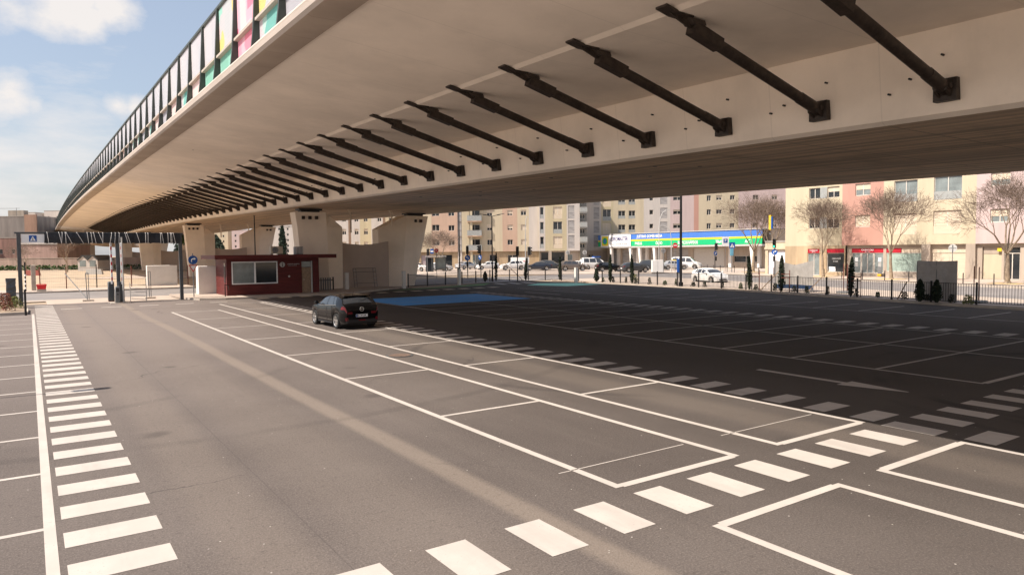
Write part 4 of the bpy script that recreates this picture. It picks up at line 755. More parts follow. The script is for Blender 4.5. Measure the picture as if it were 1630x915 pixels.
for i, (x, y, r, h, m, lb) in enumerate(((-2.6, 49.9, .75, .75, m_leaf, 'leafy green shrub at the left of the planted bed'), (-1.6, 51.0, .6, .7, m_leaf2, 'yellow green shrub in the middle of the planted bed'), (-1.15, 48.5, .45, .95, m_leafr, 'reddish shrub at the front of the planted bed'), (-.75, 50.6, .45, .65, m_leaf2, 'yellow green shrub at the right end of the planted bed'), (-2.2, 48.3, .4, .4, m_leafr, 'low rusty plant at the front left of the planted bed'), (-3.6, 50.8, .7, .7, m_leaf2, 'yellow green shrub at the far left of the planted bed'))): shrub(x, y, r, h, m, lb, None, .16)

def bare_tree(x, y, h, spread, label, seed, z=.13, trunk=.2, fork=.27, dens=1.0, group=None, pit=True):
    rnd = random.Random(seed); t = thing('bare_tree', label, 'tree', (x, y, z), 0, group); tm, cm = MB(), MB()
    def grow(p, d, ln, r, lev):
        n = 3 if lev < 3 else 2; q = p; pts = []
        for i in range(n):
            d = (d + Vector((rnd.gauss(0, .085), rnd.gauss(0, .085), .07 if lev in (1, 2, 3) else .02))).normalized(); e = q + d*ln/n; r2 = r*.88; (tm if lev < 3 else cm).tube(q, e, r, r2, 8 if lev < 2 else (5 if lev < 3 else 3), False); q = e; r = r2; pts.append(Vector(q))
        if lev >= 6: return
        k = {0: 5, 1: 3, 2: 4, 3: 4, 4: 4, 5: 3}[lev]
        k = max(2, int(k*dens+.5)) if lev > 0 else k
        a0 = rnd.uniform(0, 6.28)
        for i in range(k):
            an = a0 + 6.283*i/k + rnd.uniform(-.5, .5); tilt = {0: rnd.uniform(.40, .66), 1: rnd.uniform(.22, .50), 2: rnd.uniform(.25, .60), 3: rnd.uniform(.3, .8)}.get(lev, rnd.uniform(.3, .9))
            if lev == 0 and i == 0: tilt = .12
            o = d.orthogonal().normalized(); o.rotate(Matrix.Rotation(an, 3, d)); nd = (d*math.cos(tilt) + o*math.sin(tilt)); nd.x *= spread; nd.y *= spread; nd.normalize()
            st_ = q if (lev < 2 or i == 0) else q + (pts[0]-q)*rnd.random()
            grow(st_, nd, {0: h*.24, 1: h*.19, 2: h*.155, 3: h*.12, 4: h*.085, 5: h*.05}[lev]*rnd.uniform(.8, 1.2), max(.0095, r*{0: .58, 1: .62, 2: .55, 3: .5}.get(lev, .6)), lev+1)
    tm.tube((0, 0, -.05), (0, 0, .18), trunk*1.35, trunk, 9)
    grow(Vector((0, 0, .15)), Vector((0, 0, 1)), h*fork, trunk*.92, 0)
    tm.build('trunk', m_bark, t, 60); cm.build('crown', m_twig, t); return t
bare_tree(67.5, 25.4, 8.6, 1.15, 'large bare plane tree before the lilac wall at the right edge', 11, trunk=.24)
bare_tree(70.1, 36.4, 8.7, 1.1, 'bare plane tree before the salmon wall by the red shop fascia', 12, trunk=.19)
bare_tree(72.3, 45.0, 8.4, 1.05, 'bare plane tree beside the leftmost shop door of the cream block', 13, trunk=.17)
bare_tree(78.2, 56.0, 9.6, 1.15, 'bare tree before the right end of the workshop next to the traffic light', 14, trunk=.24)
bare_tree(80.5, 60.3, 9.8, 1.15, 'bare tree before the green fascia of the workshop, left of its twin', 15, trunk=.24)
bare_tree(58.0, 105.5, 7.2, 1.2, 'round bare tree behind the bus shelter before the peach flats', 16, trunk=.17, fork=.24, z=.06)
for i, (x, y) in enumerate(((67.5, 25.4), (70.1, 36.4), (72.3, 45.0))): pass
mb = MB()
for x, y in ((67.5, 25.4), (70.1, 36.4), (72.3, 45.0), (78.2, 56), (80.5, 60.3)): slab(mb, [(x-1.1, y-1.1), (x+1.1, y-1.1), (x+1.1, y+1.1), (x-1.1, y+1.1)], .10, .16)
struct('tree_pit', mb, m_straw)
for i, (x, y) in enumerate([(63.4+.29*k*2.6+ (0 if k < 8 else .3), 22.5+2.6*k) for k in range(14)]): bollard(x, y, 1.05, 'thin black pavement bollard along the kerb in front of the shops', m_black, 'thin bollards on the shop pavement', .04)
for i, (x, y) in enumerate([(77.5+.9*k, 61+1.9*k) for k in range(7)]): bollard(x, y, 1.05, 'thin black bollard on the pavement in front of the workshop', m_black, 'thin bollards before the workshop', .04)
def pair_posts(x, y, lb): t = thing('survey_stake', lb, 'stake', (x, y, .1)); MB().tube((0, 0, 0), (0, 0, 2.05), .03).build('post', m_rust, t); MB().tube((.12, -.2, 0), (.12, -.2, 2.0), .03).build('post', m_rust, t); MB().bevbox(-.4, .5, -.5, .3, -.02, .14, .03).build('foot', m_grey, t)
pair_posts(46.8, 27.6, 'pair of thin red stakes right of the folded grey sheet'); pair_posts(43.5, 18.0, 'pair of thin dark stakes right of the flat grey sheet')

# sheets hung on temporary fence panels
def hung_sheet(label, p0, p1, z0, z1, m, hem=None, fold=None, seed=1, sag=.06):
    rnd = random.Random(seed); t = thing('hung_sheet', label, 'sheet', (p0[0], p0[1], 0)); rows = []; nx, nz = 22, 8
    for j in range(nz+1):
        row = []
        for i in range(nx+1):
            u, v = i/nx, j/nz; x = (p1[0]-p0[0])*u; y = (p1[1]-p0[1])*u; w = math.sin(u*17+seed)*.035 + rnd.uniform(-.02, .02)
            if fold: k = 1-abs(u-fold)*2; x += k*.55; y += k*.30
            row.append((x+w, y+w*.6, z0+(z1-z0)*v - (sag*math.sin(u*math.pi)*(v) if not fold else .35*(1-abs(u-fold)*2)*v)))
        rows.append(row)
    mb = MB(); mb.loft(rows, False); back = [[(x+.012, y+.012, z) for x, y, z in r] for r in reversed(rows)]; mb.loft(back, False); mb.build('cloth', m, t, 80)
    if hem: h = MB(); h.loft([[(x-.02, y-.02, z-.30*(1-q)) for x, y, z in rows[0]] for q in (0, 1)], False); h.build('hem', hem, t)
    for u in (0, .5, 1): MB().tube(((p1[0]-p0[0])*u+.05 + (.55 if fold and u == .5 else 0), (p1[1]-p0[1])*u+.05 + (.3 if fold and u == .5 else 0), 0), ((p1[0]-p0[0])*u+.05 + (.55 if fold and u == .5 else 0), (p1[1]-p0[1])*u+.05 + (.3 if fold and u == .5 else 0), z1-(.3 if fold and u == .5 else .02)), .025).build('post', m_grey, t)
hung_sheet('folded pale grey sheet with navy hem on two fence panels behind a cypress', (46.6, 32.9), (46.6, 29.8), .55, 2.35, m_tarpg, m_tarpb, .5, 2)
hung_sheet('flat pale grey sheet hung on a fence panel behind two clipped cypresses', (43.3, 20.95), (43.0, 18.65), .10, 2.45, m_tarpg, None, None, 5, .04)

# ------------------------------------------------------------------ lamps, signals and signs along the streets
def lamp_double(x, y, h, label, arm=1.0, z=.05):
    t = thing('street_lamp', label, 'lamp', (x, y, z), -YAW); MB().tube((0, 0, 0), (0, 0, h), .085, .05, 10).build('pole', m_black, t); MB().tube((0, 0, 0), (0, 0, .5), .12, .12, 10).build('base', m_black, t)
    for s in (-1, 1): a = MB().path([(0, 0, h-.1), (s*arm*.35, 0, h+.02), (s*arm*.75, 0, h+.10)], .03).build('arm', m_black, t); MB().loft([[(s*(arm*.45+arm*.62*u), w*(.12-.03*u), h+.06+.10*u+v) for w, v in ((-1, 0), (1, 0), (1, .05), (-1, .05))] for u in (0, 1)], True, True).build('lamp_head', m_dkgrey, a)
    return t
lamp_double(42.6, 73.5, 8.0, 'black twin headed street lamp left of the tall cypress on the back road', 1.15)
lamp_double(40.9, 63.6, 7.0, 'twin headed grey lamp standing at the back railing by the thin cypress', 1.25)
t = lamp_double(20.5, 79.8, 7.4, 'dark twin headed lamp between the kiosk roof and the viaduct', .8)
def mast(x, y, h, r, label): t = thing('lamp_mast', label, 'mast', (x, y, .1)); MB().tube((0, 0, 0), (0, 0, h), r, r*.7, 10).build('pole', m_black, t); MB().tube((0, 0, 0), (0, 0, .35), r*1.6, r*1.6, 10).build('base', m_black, t); MB().path([(0, 0, h), (-.5, -.2, h+.2)], .04).build('arm', m_black, t); MB().bevbox(-1.0, -.4, -.3, -.05, h+.15, h+.27, .03).build('lamp_head', m_dkgrey, t)
mast(46.15, 41.9, 11.5, .125, 'thick tall black lamp mast rising behind the viaduct by the driving white car'); mast(71.5, 64.9, 13.0, .10, 'slimmer tall black lamp mast just right of the thick one')
def lamp_curved(x, y, h, label, dx, dy, m=m_lgrey):
    t = thing('curved_lamp', label, 'lamp', (x, y, .1)); MB().path([(0, 0, 0), (0, 0, h*.72)], .06, 8).build('pole', m, t); MB().path([(0, 0, h*.72), (dx*.10, dy*.10, h*.86), (dx*.35, dy*.35, h*.96), (dx*.7, dy*.7, h)], .045, 8).build('arm', m, t); MB().loft([[(dx*(.68+.34*u)+a*.06, dy*(.68+.34*u)-a*.06, h-.03+b) for a, b in ((-1, 0), (1, 0), (1, .07), (-1, .07))] for u in (0, 1)], True, True).build('lamp_head', m_lgrey, t); MB().tube((0, 0, 0), (0, 0, .3), .1).build('base', m, t)
lamp_curved(73.1, 70.4, 8.7, 'pale curved street lamp in front of the workshop, left one', 1.2, -.82); lamp_curved(76.0, 70.8, 6.6, 'pale curved street lamp in front of the workshop behind the no entry sign', -1.3, .9); lamp_curved(51.6, 72.5, 7.4, 'slim pale lamp post before the grey wall between peach and cream flats', .25, -.1)
lp2 = thing('out_of_frame_lamp', 'street lamp with one arm at the left of the car park', 'lamp', (-6.3, 20.8, 0)); MB().tube((0, 0, 0), (0, 0, 7.4), .075, .05, 10).build('pole', m_grey, lp2); MB().path([(0, 0, 7.3), (1.8, -.1, 7.55)], .035).build('arm', m_grey, lp2); MB().bevbox(1.6, 2.35, -.24, .04, 7.5, 7.62, .03).build('lamp_head', m_grey, lp2)
def signal(x, y, h, rz, label, lit=None, z=.1, extra=None, post=m_black):
    t = thing('traffic_light', label, 'traffic light', (x, y, z), rz); MB().tube((0, 0, 0), (0, 0, h), .06, .055, 8).build('post', post, t)
    hd = MB().bevbox(-.16, .16, -.32, -.06, h-1.0, h+.0, .03).build('signal_head', m_black, t, 40)
    for i, c in enumerate(('g', 'a', 'r')):
        zc = h-.83+.32*i; v = MB(); n = 10; v.loft([[(.12*math.cos(a), -.32-dd, zc+.12*math.sin(a)) for a in [-.3+ (math.pi+.6)*k/n for k in range(n+1)]] for dd in (0, .16)], False); v.build('visor', m_black, hd); MB().disc((0, -.325, zc), .10, (0, 1, 0), .012, 14).build('lens', m_ltg if (lit == c == 'g') else m_ltr if (lit == c == 'r') else m_lt_off, hd)
    if extra: MB().disc((0, -.10, h-1.45), .33, (0, 1, 0), .02, 22).build('round_sign', m_sblue, t); ar = MB(); ar.path([(.08*extra, -.118, h-1.66), (.08*extra, -.118, h-1.42), (-.08*extra, -.118, h-1.36)], .035, 6); ar.add([(-.07*extra, -.122, h-1.24), (-.07*extra, -.122, h-1.48), (-.22*extra, -.122, h-1.36)], [(0, 1, 2)]); ar.build('arrow', m_swhite, t); MB().bevbox(-.11, .11, -.28, -.06, h-2.5, h-1.9, .03).build('pedestrian_head', m_black, t, 40)
    return t
signal(50.5, 97.0, 3.7, -YAW+.8, 'traffic light turned side on before the lilac garage door', None, .05, None, m_grey); signal(43.6, 73.3, 3.9, -YAW, 'black traffic light with blue round sign beside the twin headed lamp', None, .05, 1); signal(45.9, 74.0, 3.95, -YAW-.9, 'traffic light on a yellow based post left of the white hatchback', None, .05, 1)
signal(43.2, 62.2, 3.7, -YAW, 'large black traffic light in the middle of the back railing', None, .05); signal(48.6, 67.8, 3.7, -YAW+1.2, 'small traffic light side on near the leaning cypress', None, .05, None, m_grey)
signal(80.0, 66.3, 4.0, -YAW+.5, 'traffic light with blue round arrow sign before the workshop doors', None, .13, -1); signal(68.4, 48.4, 4.2, -HALF+.3, 'traffic light with blue arrow and green lamp at the kerb by the white garage', 'g', .13, -1)
def sign_post(x, y, h, rz, label, kind, z=.1):
    t = thing('street_sign', label, 'sign', (x, y, z), rz); MB().tube((0, 0, 0), (0, 0, h), .035, .035, 8).build('post', m_grey, t)
    if kind == 'noentry': p = MB().disc((0, -.05, h-.35), .36, (0, 1, 0), .02).build('plate', m_sred, t); MB().box(-.24, .24, -.07, -.06, h-.41, h-.29).build('bar', m_swhite, p)
    if kind == 'back': MB().disc((0, .05, h-.3), .36, (0, 1, 0), .02).build('plate', m_lgrey, t); MB().box(-.3, .3, .02, .04, h-.32, h-.27).build('bracket', m_grey, t)
    if kind == 'park': p = MB().box(-.48, .48, -.06, -.04, h-1.35, h).build('plate', m_swhite, t); q = MB().box(-.28, .28, -.075, -.06, h-.85, h-.3).build('blue_square', m_sblue, p); text('letter', 'P', .5, (0, -.08, h-.575), (HALF, 0, 0), m_swhite, q, .002)
    if kind == 'up': p = MB().box(-.36, .36, -.06, -.04, h-.72, h).build('plate', m_sblue, t); q = MB(); q.bar((0, -.07, h-.62), (0, -.07, h-.3), .08, .01, (0, 1, 0)); q.add([(-.15, -.075, h-.34), (.15, -.075, h-.34), (0, -.075, h-.1)], [(0, 1, 2)]); q.build('arrow', m_swhite, p); MB().box(-.22, .22, -.06, -.03, h-1.85, h-.8).build('banner', mat("sky_banner", (.12, .42, .62), .5, var=.1), t)
    if kind == 'ped': p = MB().box(-.38, .38, -.06, -.04, h-.8, h).build('plate', m_sblue, t); q = MB(); q.add([(-.28, -.07, h-.68), (.28, -.07, h-.68), (0, -.07, h-.14)], [(0, 1, 2)]); q.build('triangle', m_swhite, p); w_ = MB(); w_.bar((0, -.08, h-.38), (0, -.08, h-.5), .05, .008, (0, 1, 0)); w_.bar((0, -.08, h-.5), (-.08, -.08, h-.63), .035, .008, (0, 1, 0)); w_.bar((0, -.08, h-.5), (.07, -.08, h-.63), .035, .008, (0, 1, 0)); w_.disc((0, -.08, h-.34), .035, (0, 1, 0), .008, 10); w_.build('walking_figure', m_black, p)
    if kind == 'bus': p = MB().box(-.26, .26, -.06, -.04, h-.75, h).build('plate', m_sblue, t); MB().box(-.2, .2, -.07, -.06, h-.5, h-.28).build('panel', m_swhite, p)
    if kind == 'red': p = MB().disc((0, -.05, h-.2), .24, (0, 1, 0), .04).build('plate', m_sred, t); MB().box(-.10, .10, -.08, -.07, h-.24, h-.16).build('bar', m_swhite, p)
    return t
sign_post(74.4, 68.6, 4.1, -YAW, 'round red no entry sign before the workshop shutters', 'noentry'); sign_post(68.6, 30.2, 3.3, -HALF, 'back of a round pale sign above the flat grey sheet', 'back', .13); sign_post(80.6, 65.0, 4.9, -YAW, 'tall white parking sign beside the traffic light at the workshop', 'park'); sign_post(80.2, 63.6, 4.1, -YAW, 'blue one way arrow sign over a pale blue banner', 'up'); sign_post(77.5, 61.4, 4.05, -YAW, 'blue pedestrian crossing sign left of the bare trees', 'ped')
sign_post(52.4, 99.0, 3.7, -YAW, 'blue and white bus stop sign left of the bus shelter', 'bus', .05); sign_post(41.0, 76.3, 3.6, -YAW, 'small round red sign on a dark post before the bus shelter', 'red', .02); sign_post(72.9, 90.5, 3.2, -YAW, 'back of a round pale sign before the cream flats entrance', 'back', .06); sign_post(74.9, 88.6, 3.2, -YAW, 'back of a second round pale sign right of the flats entrance', 'back', .06)
sign_post(73.6, 70.0, 3.3, -YAW+.3, 'back of a round pale sign on the left curved lamp', 'back'); 
bs = thing('bus_shelter', 'bus shelter with dark advert panel under the round bare tree', 'bus shelter', (*lat(-12.0, 112.0), .06), -YAW); MB().box(-1.6, 1.6, -.7, .7, 2.45, 2.55).build('roof', m_lgrey, bs); MB().box(-1.55, -.35, -.4, -.25, .1, 2.3).build('advert_panel', m_glass, bs); MB().box(-.2, 1.5, .55, .58, .3, 2.3).build('pane', m_glass_l, bs)
for x in (-1.55, 1.5): MB().bevbox(x-.05, x+.05, .5, .6, 0, 2.45, .01).build('post', m_dkgrey, bs)
MB().box(-.1, 1.4, .2, .5, .42, .48).build('bench', m_wood, bs)
ut = thing('utility_box', 'pale square utility cabinet by the left curved lamp', 'cabinet', (71.2, 68.9, .1), -YAW); MB().bevbox(-.75, .75, -.4, .4, .08, 1.75, .03).build('body', m_white_wall, ut); MB().box(-.78, .78, -.43, .43, -.02, .08).build('plinth', m_kerb, ut); MB().box(-.01, .01, -.41, -.395, .15, 1.68).build('door_gap', m_grey, ut)
bp = thing('advert_column', 'bright blue advert column right of the slim lamp mast', 'advert', (71.9, 65.7, .1), -YAW); MB().bevbox(-.2, .2, -.12, .12, .1, 1.9, .04).build('panel', m_sblue, bp); MB().box(-.26, .26, -.18, .18, -.02, .1).build('base', m_grey, bp)

# ------------------------------------------------------------------ buildings
class Block:
    def __init__(s, name, label, cat, loc, rz, group=None): s.t = thing(name, label, cat, loc, rz, group); s.c = {}
    def wall(s, u0, u1, z0, z1, m, holes=(), y=0.0, dep=.28, name='wall'):
        mb = MB(); holes_wall(mb, u1-u0, z1-z0, [h for h in holes if h[0] >= u0-1e-6 and h[1] <= u1+1e-6 and h[2] >= z0-1e-6 and h[3] <= z1+1e-6], y, dep, u0, z0); return mb.build(name, m, s.t)
    def body(s, u0, u1, z0, z1, dep, m, y=0.0):
        mb = MB(); mb.quad((u0, y, z0), (u0, y, z1), (u0, y+dep, z1), (u0, y+dep, z0)); mb.quad((u1, y, z0), (u1, y+dep, z0), (u1, y+dep, z1), (u1, y, z1)); mb.quad((u0, y+dep, z0), (u0, y+dep, z1), (u1, y+dep, z1), (u1, y+dep, z0)); mb.build('side_wall', m, s.t)
        r = MB(); r.box(u0-.02, u1+.02, y-.06, y+dep+.02, z1+.002, z1+.22); r.build('roof', m_stone_roof, s.t)
    def part(s, key, mk):
        if key in s.c: return copy_tree(s.c[key], s.t)
        o = mk(); s.c[key] = o; return o
    def box(s, name, m, *b): return MB().box(*b).build(name, m, s.t)
    def window(s, a, b, c, d, kind='plain', frac=.5, fm=None, pm=None, y=.16):
        w, h = round(b-a, 2), round(d-c, 2); fm = fm or m_frame; pm = pm or m_glass; key = (kind, w, h, round(frac, 2), fm.name, pm.name)
        def mk():
            f = MB(); e = .06
            for q in ((0, w, 0, e), (0, w, h-e, h), (0, e, e, h-e), (w-e, w, e, h-e)): f.box(q[0], q[1], -.04, .04, q[2], q[3])
            if kind in ('plain', 'shut', 'balc') and w > .8: f.box(w/2-.035, w/2+.035, -.045, .035, e, h-e)
            o = f.build('window', fm, s.t); lo = .36*h if kind == 'balc' else e
            MB().box(e, w-e, .0, .02, lo, h-e).build('pane', pm, o)
            if kind == 'shut': MB().box(e, w-e, -.035, -.01, h-e-(h-2*e)*frac, h-e).build('roller_shutter', m_shut, o)
            if kind == 'balc':
                MB().box(.0, w, -.12, -.06, .02, lo).build('balustrade', m_balus if frac < .5 else m_shut, o)
                if frac >= .5: MB().box(e, w-e, -.035, -.01, lo+.02, h-e).build('roller_shutter', m_shut, o)
            if kind == 'sill': MB().box(-.08, w+.08, -.22, .0, -.07, .0).build('sill', m_frame, o)
            return o
        o = s.part(key, mk); o.location = (a, y, c); return o
    def louvre(s, a, b, c, d, y=.10):
        w, h = round(b-a, 2), round(d-c, 2)
        o = s.part(('louv', w, h), lambda: MB().box(0, w, -.05, .03, 0, h).build('louvre_screen', m_louvre, s.t)); o.location = (a, y, c); return o
    def balcony(s, a, b, z, h=1.05, dep=1.1, m=None):
        w = round(b-a, 2)
        def mk():
            o = MB().box(0, w, -dep, 0, -.16, 0).build('balcony', m or w_peach, s.t); MB().box(.03, w-.03, -dep+.02, -dep+.05, .06, h).build('balustrade', m_balus, o); q = MB(); q.box(0, w, -dep, -dep+.06, h, h+.05); q.build('handrail', m_lgrey, o)
            for x in (0, w-.05): MB().box(x, x+.05, -dep+.06, 0, .06, h).build('end_panel', m_balus, o)
            return o
        o = s.part(('balc', w, h), mk); o.location = (a, 0, z); return o
m_stone_roof = wallm("roof_grey", (.40, .36, .32), .1)

# the row with the shops, seen straight across the street
B = Block('apartment_block', 'cream and salmon flats with red shop fascias opposite the car park', 'building', (75.5, 51.6, .13), -HALF)
FH = 3.42; holes = []; W_ = []
for f in range(4):
    z = FH*f
    for a, b, c, d, k, fr in ((2.7, 4.1, 5.4, 6.65, 'plain', 0), (5.0, 6.45, 5.4, 6.65, 'shut', .45 if f % 2 else 0.15), (8.3, 10.0, 5.4, 6.7, 'shut', .5 if f else .98), (12.55, 14.9, 4.4, 6.65, 'balc', .6 if not f else .2), (16.5, 19.1, 4.4, 6.75, 'balc', .7 if not f else .3), (21.6, 23.2, 5.4, 6.65, 'shut', .55), (26, 27.6, 5.4, 6.65, 'plain', 0), (30, 32.4, 4.4, 6.65, 'balc', .3), (35, 37.4, 4.4, 6.65, 'balc', .6)):
        holes.append((a, b, c+z, d+z)); W_.append((a, b, c+z, d+z, k, fr))
zt = 3.4+4*FH
for u0, u1, m in ((-.4, 6.8, w_cream), (6.8, 11.45, w_pink), (11.45, 20.4, w_cream2), (20.4, 29, w_lilac), (29, 40, w_cream)): B.wall(u0, u1, 3.4, zt, m, holes)
for q in W_: B.window(*q[:4], kind=q[4], frac=q[5] or .1, pm=m_glass_l if q[0] > 7 else m_glass)
for f in range(4): B.box('grey_panel', m_balus, 4.12, 4.98, -.02, .05, 5.4+FH*f, 6.65+FH*f)
B.body(-.4, 40, 0, zt, 13, w_cream)
sh = [(2.6, 4.1, 0, 3.05), (5.0, 7.1, .4, 3.05)]; B.wall(-.4, 7.25, 0, 3.4, w_ochre, sh, .001)
B.wall(7.25, 20.4, 0, 3.4, w_stone, [(7.8, 11.35, .35, 3.05), (11.65, 15.35, .55, 3.05), (16.3, 19.8, 0, 3.05)], .30); B.wall(20.4, 40, 0, 3.4, w_stone, [(20.9, 22.55, 0, 3.1), (22.75, 24.05, 0, 3.0), (26, 30, .3, 3), (31.5, 36, .3, 3)], .30)
sof = MB(); sof.quad((7.25, 0, 3.4), (40, 0, 3.4), (40, .3, 3.4), (7.25, .3, 3.4)); sof.build('soffit', w_cream2, B.t)
for i, (a, b, y) in enumerate(((2.6, 4.1, .1), (5.0, 7.1, .1), (7.8, 8.85, .4), (8.9, 10.25, .4), (10.3, 11.35, .4), (11.65, 13.2, .4))): fb = B.box('red_fascia', m_awn, a, b, y-.06, y+.02, 2.58, 3.05); 
text('lettering', 'CARACOLI', .24, (9.57, .33, 2.87), (HALF, 0, 0), m_swhite, B.t, .006, sx=1.15); text('lettering', 'da Ramada', .12, (9.57, .33, 2.68), (HALF, 0, 0), m_swhite, B.t, .004)
text('lettering', 'CARACOLI', .19, (3.35, .03, 2.86), (HALF, 0, 0), m_swhite, B.t, .006, sx=1.1); text('lettering', 'da Ramada', .10, (3.35, .03, 2.68), (HALF, 0, 0), m_swhite, B.t, .004)
dw = B.window(2.6, 4.1, .0, 2.56, 'plain', 0, m_frame, m_glass_l); B.window(5.0, 7.1, .4, 2.56, 'one', 0, m_frame, m_glass); text('window_lettering', 'caracoli', .34, (6.1, .13, 1.95), (HALF, 0, 0), m_lgrey, B.t, .003); text('window_lettering', 'da ramada', .14, (6.0, .13, 1.62), (HALF, 0, 0), m_swhite, B.t, .003)
B.box('poster', m_swhite, 5.2, 6.0, .14, .15, .5, 1.0)
pd = MB(); pd.box(8.9, 10.25, .42, .46, .35, 2.56); 
B.window(7.8, 8.85, .35, 2.56, 'one', 0, m_frame, m_glass_l, .42); B.window(8.9, 10.25, .35, 2.56, 'plain', 0, m_frame, m_glass_l, .42); B.window(10.3, 11.35, .35, 2.56, 'one', 0, m_frame, m_glass_l, .42)
for a in (8.15, 10.75): B.box('poster', m_swhite, a, a+.32, .40, .41, 1.6, 2.05); B.box('poster', m_lgrey, a, a+.32, .40, .41, 1.05, 1.5)
B.window(11.65, 15.35, .55, 2.56, 'one', 0, m_frame, mat("pale_green_glass", (.33, .42, .37), .15, var=.2, scale=.6, spec=.6), .42); B.box('vent_band', m_shut, 13.25, 15.35, .36, .44, 2.58, 3.05); B.box('shop_shutter', m_shut, 16.3, 19.8, .42, .46, 0, 2.5); B.box('vent_band', m_shut, 16.3, 19.8, .38, .44, 2.52, 3.05)
B.box('door', w_cream2, 20.95, 22.5, .48, .52, 0, 2.4); B.box('transom', w_stone, 20.95, 22.5, .46, .5, 2.42, 3.08); B.window(22.75, 24.05, 0, 2.5, 'plain', 0, m_frame, m_glass, .44); B.box('transom', m_glass, 22.8, 24.0, .44, .48, 2.55, 2.95)
B.window(26, 30, .3, 3, 'one', 0, m_frame, m_glass, .42); B.window(31.5, 36, .3, 3, 'one', 0, m_frame, m_glass, .42)
B.box('yellow_sign', mat("yellow_plastic", (.75, .5, .03), .5, var=.05), 22.2, 22.55, .22, .29, 2.65, 2.95); B.box('notice_board', m_grey, 11.05, 11.5, -.25, -.2, .3, 1.05); B.box('yellow_meter_box', mat("yellow_box", (.8, .45, .03), .5, var=.05), 10.75, 11.2, .25, .29, .05, .32)
for u in (15.85, 20.0): B.box('pillar', w_stone, u-.45, u+.4, -.0, .28, 0, 3.398)
A_ = Block('garage_annex', 'low cream annex with white garage door between workshop and shop block', 'building', (76.6, 55.6, .13), -HALF); A_.wall(0, 3.9, 0, 3.9, w_cream2, [(.4, 3.6, 0, 2.9)]); A_.body(0, 3.9, 0, 3.9, 9, w_cream2); gd = A_.box('garage_door', mat("white_door", (.74, .70, .72), .5, var=.04), .4, 3.6, .18, .24, 0, 2.9); MB().disc((3.1, .17, 2.5), .1, (0, 1, 0), .02).build('emblem_plate', m_sblue, gd); A_.box('cornice', w_cream, -.05, 3.95, -.12, -.003, 3.05, 3.3)
yb = thing('hanging_sign', 'yellow and blue vertical sign on the wall end above the white garage', 'sign', (76.2, 54.6, 5.2), -HALF); MB().box(-.16, .16, -.1, .1, .4, 2.2).build('panel', mat("yellow_sign_board", (.72, .48, .05), .5, var=.1), yb); MB().box(.17, .36, -.08, .08, .5, 2.0).build('blue_panel', m_sblue, yb); MB().box(-.1, .1, -.05, .05, -.15, 0).build('bracket', m_grey, yb)

# tyre workshop with long coloured fascia
EU = Block('tyre_workshop', 'low tyre workshop with blue yellow and green fascia band', 'building', (100, 112.5, .13), -HALF); e_blue = mat("fascia_blue", (.06, .17, .52), .5, var=.08); e_yel = mat("fascia_yellow", (.80, .62, .02), .5, var=.05); e_grn = mat("fascia_green", (.01, .42, .16), .5, var=.08)
bays = [(2.4, 4.9, 0, 3.3), (5.9, 10.3, 0, 3.3), (11.4, 12.9, 0, 3.3), (13.9, 16.4, 0, 3.3), (18, 23.5, 0, 3.3), (24.6, 31.6, 0, 3.3), (33.6, 38.6, .9, 3.1)]
EU.wall(1.5, 41, 0, 6.3, w_stone, bays); EU.body(1.5, 41, 0, 6.3, 18, w_stone)
for a, b, c, d in bays[:6]: EU.box('roller_door', m_louvre if a < 24 else mat("grey_shutter", (.50, .47, .43), .6, var=.06), a, b, .2, .26, c, d)
EU.window(33.6, 38.6, .9, 2.0, 'plain', 0, m_frame, m_glass); EU.box('upper_panel', w_stone, 33.6, 38.6, .10, .16, 2.02, 3.1)
cn = MB(); cn.box(.4, 41.2, -2.6, -.01, 3.62, 3.9); cn.build('canopy', m_lgrey, EU.t)
for a in (5.2, 10.8, 13.3, 17.2, 33.2, 39.0): EU.box('pillar', m_white_wall, a-.28, a+.28, -.5, -.005, 0, 3.618)
for u in (5.2, 10.8, 13.3, 17.2, 39.0): MB().prism([(u-.30, 3.6), (u+.30, 3.6), (u+.52, 0), (u+.18, 0)], 1, -2.5, -2.0).build('raking_leg', m_white_wall, EU.t)
EU.box('green_band', e_grn, 1.5, 41.1, -2.5, -2.35, 3.93, 4.90); EU.box('yellow_band', e_yel, 1.5, 41.1, -2.5, -2.35, 4.905, 5.20); EU.box('blue_band', e_blue, 1.5, 41.1, -2.5, -2.35, 5.205, 6.25)
EU.box('roof_edge', m_lgrey, 1.4, 41.2, -2.6, 0, 6.30, 6.42); lgb = EU.box('name_board', m_swhite, 2.5, 11.2, -2.68, -2.55, 3.85, 6.2); MB().box(2.9, 4.75, -2.72, -2.685, 4.05, 5.95).build('yellow_square', e_yel, lgb); MB().disc((3.82, -2.74, 5.0), .72, (0, 1, 0), .03, 8).build('green_ring', e_grn, lgb); MB().disc((3.82, -2.77, 5.0), .38, (0, 1, 0), .03).build('blue_hub', e_blue, lgb)
tx = mat("navy_letter", (.03, .03, .16), .5, var=0); text('lettering', 'EUROMASTER', 1.1, (7.95, -2.70, 5.35), (HALF, 0, 0), tx, lgb, .01, sx=.74); text('lettering', 'Pneus e manutenção de veículos', .36, (8.0, -2.70, 4.35), (HALF, 0, 0), m_grey, lgb, .005)
text('lettering', 'JUSTINO GOMES BESSA', .74, (16.1, -2.53, 5.72), (HALF, 0, 0), m_swhite, EU.t, .01, sx=.86)
for s_, u in (('PNEUS', 13.2), ('ÓLEO', 18.6), ('SERVIÇOS RÁPIDOS', 25.6), ('TRAVÕES', 33.2), ('A/C', 38.4)): text('lettering', s_, .74, (u, -2.53, 4.38), (HALF, 0, 0), m_swhite, EU.t, .01, sx=.88 if len(s_) < 10 else .72)

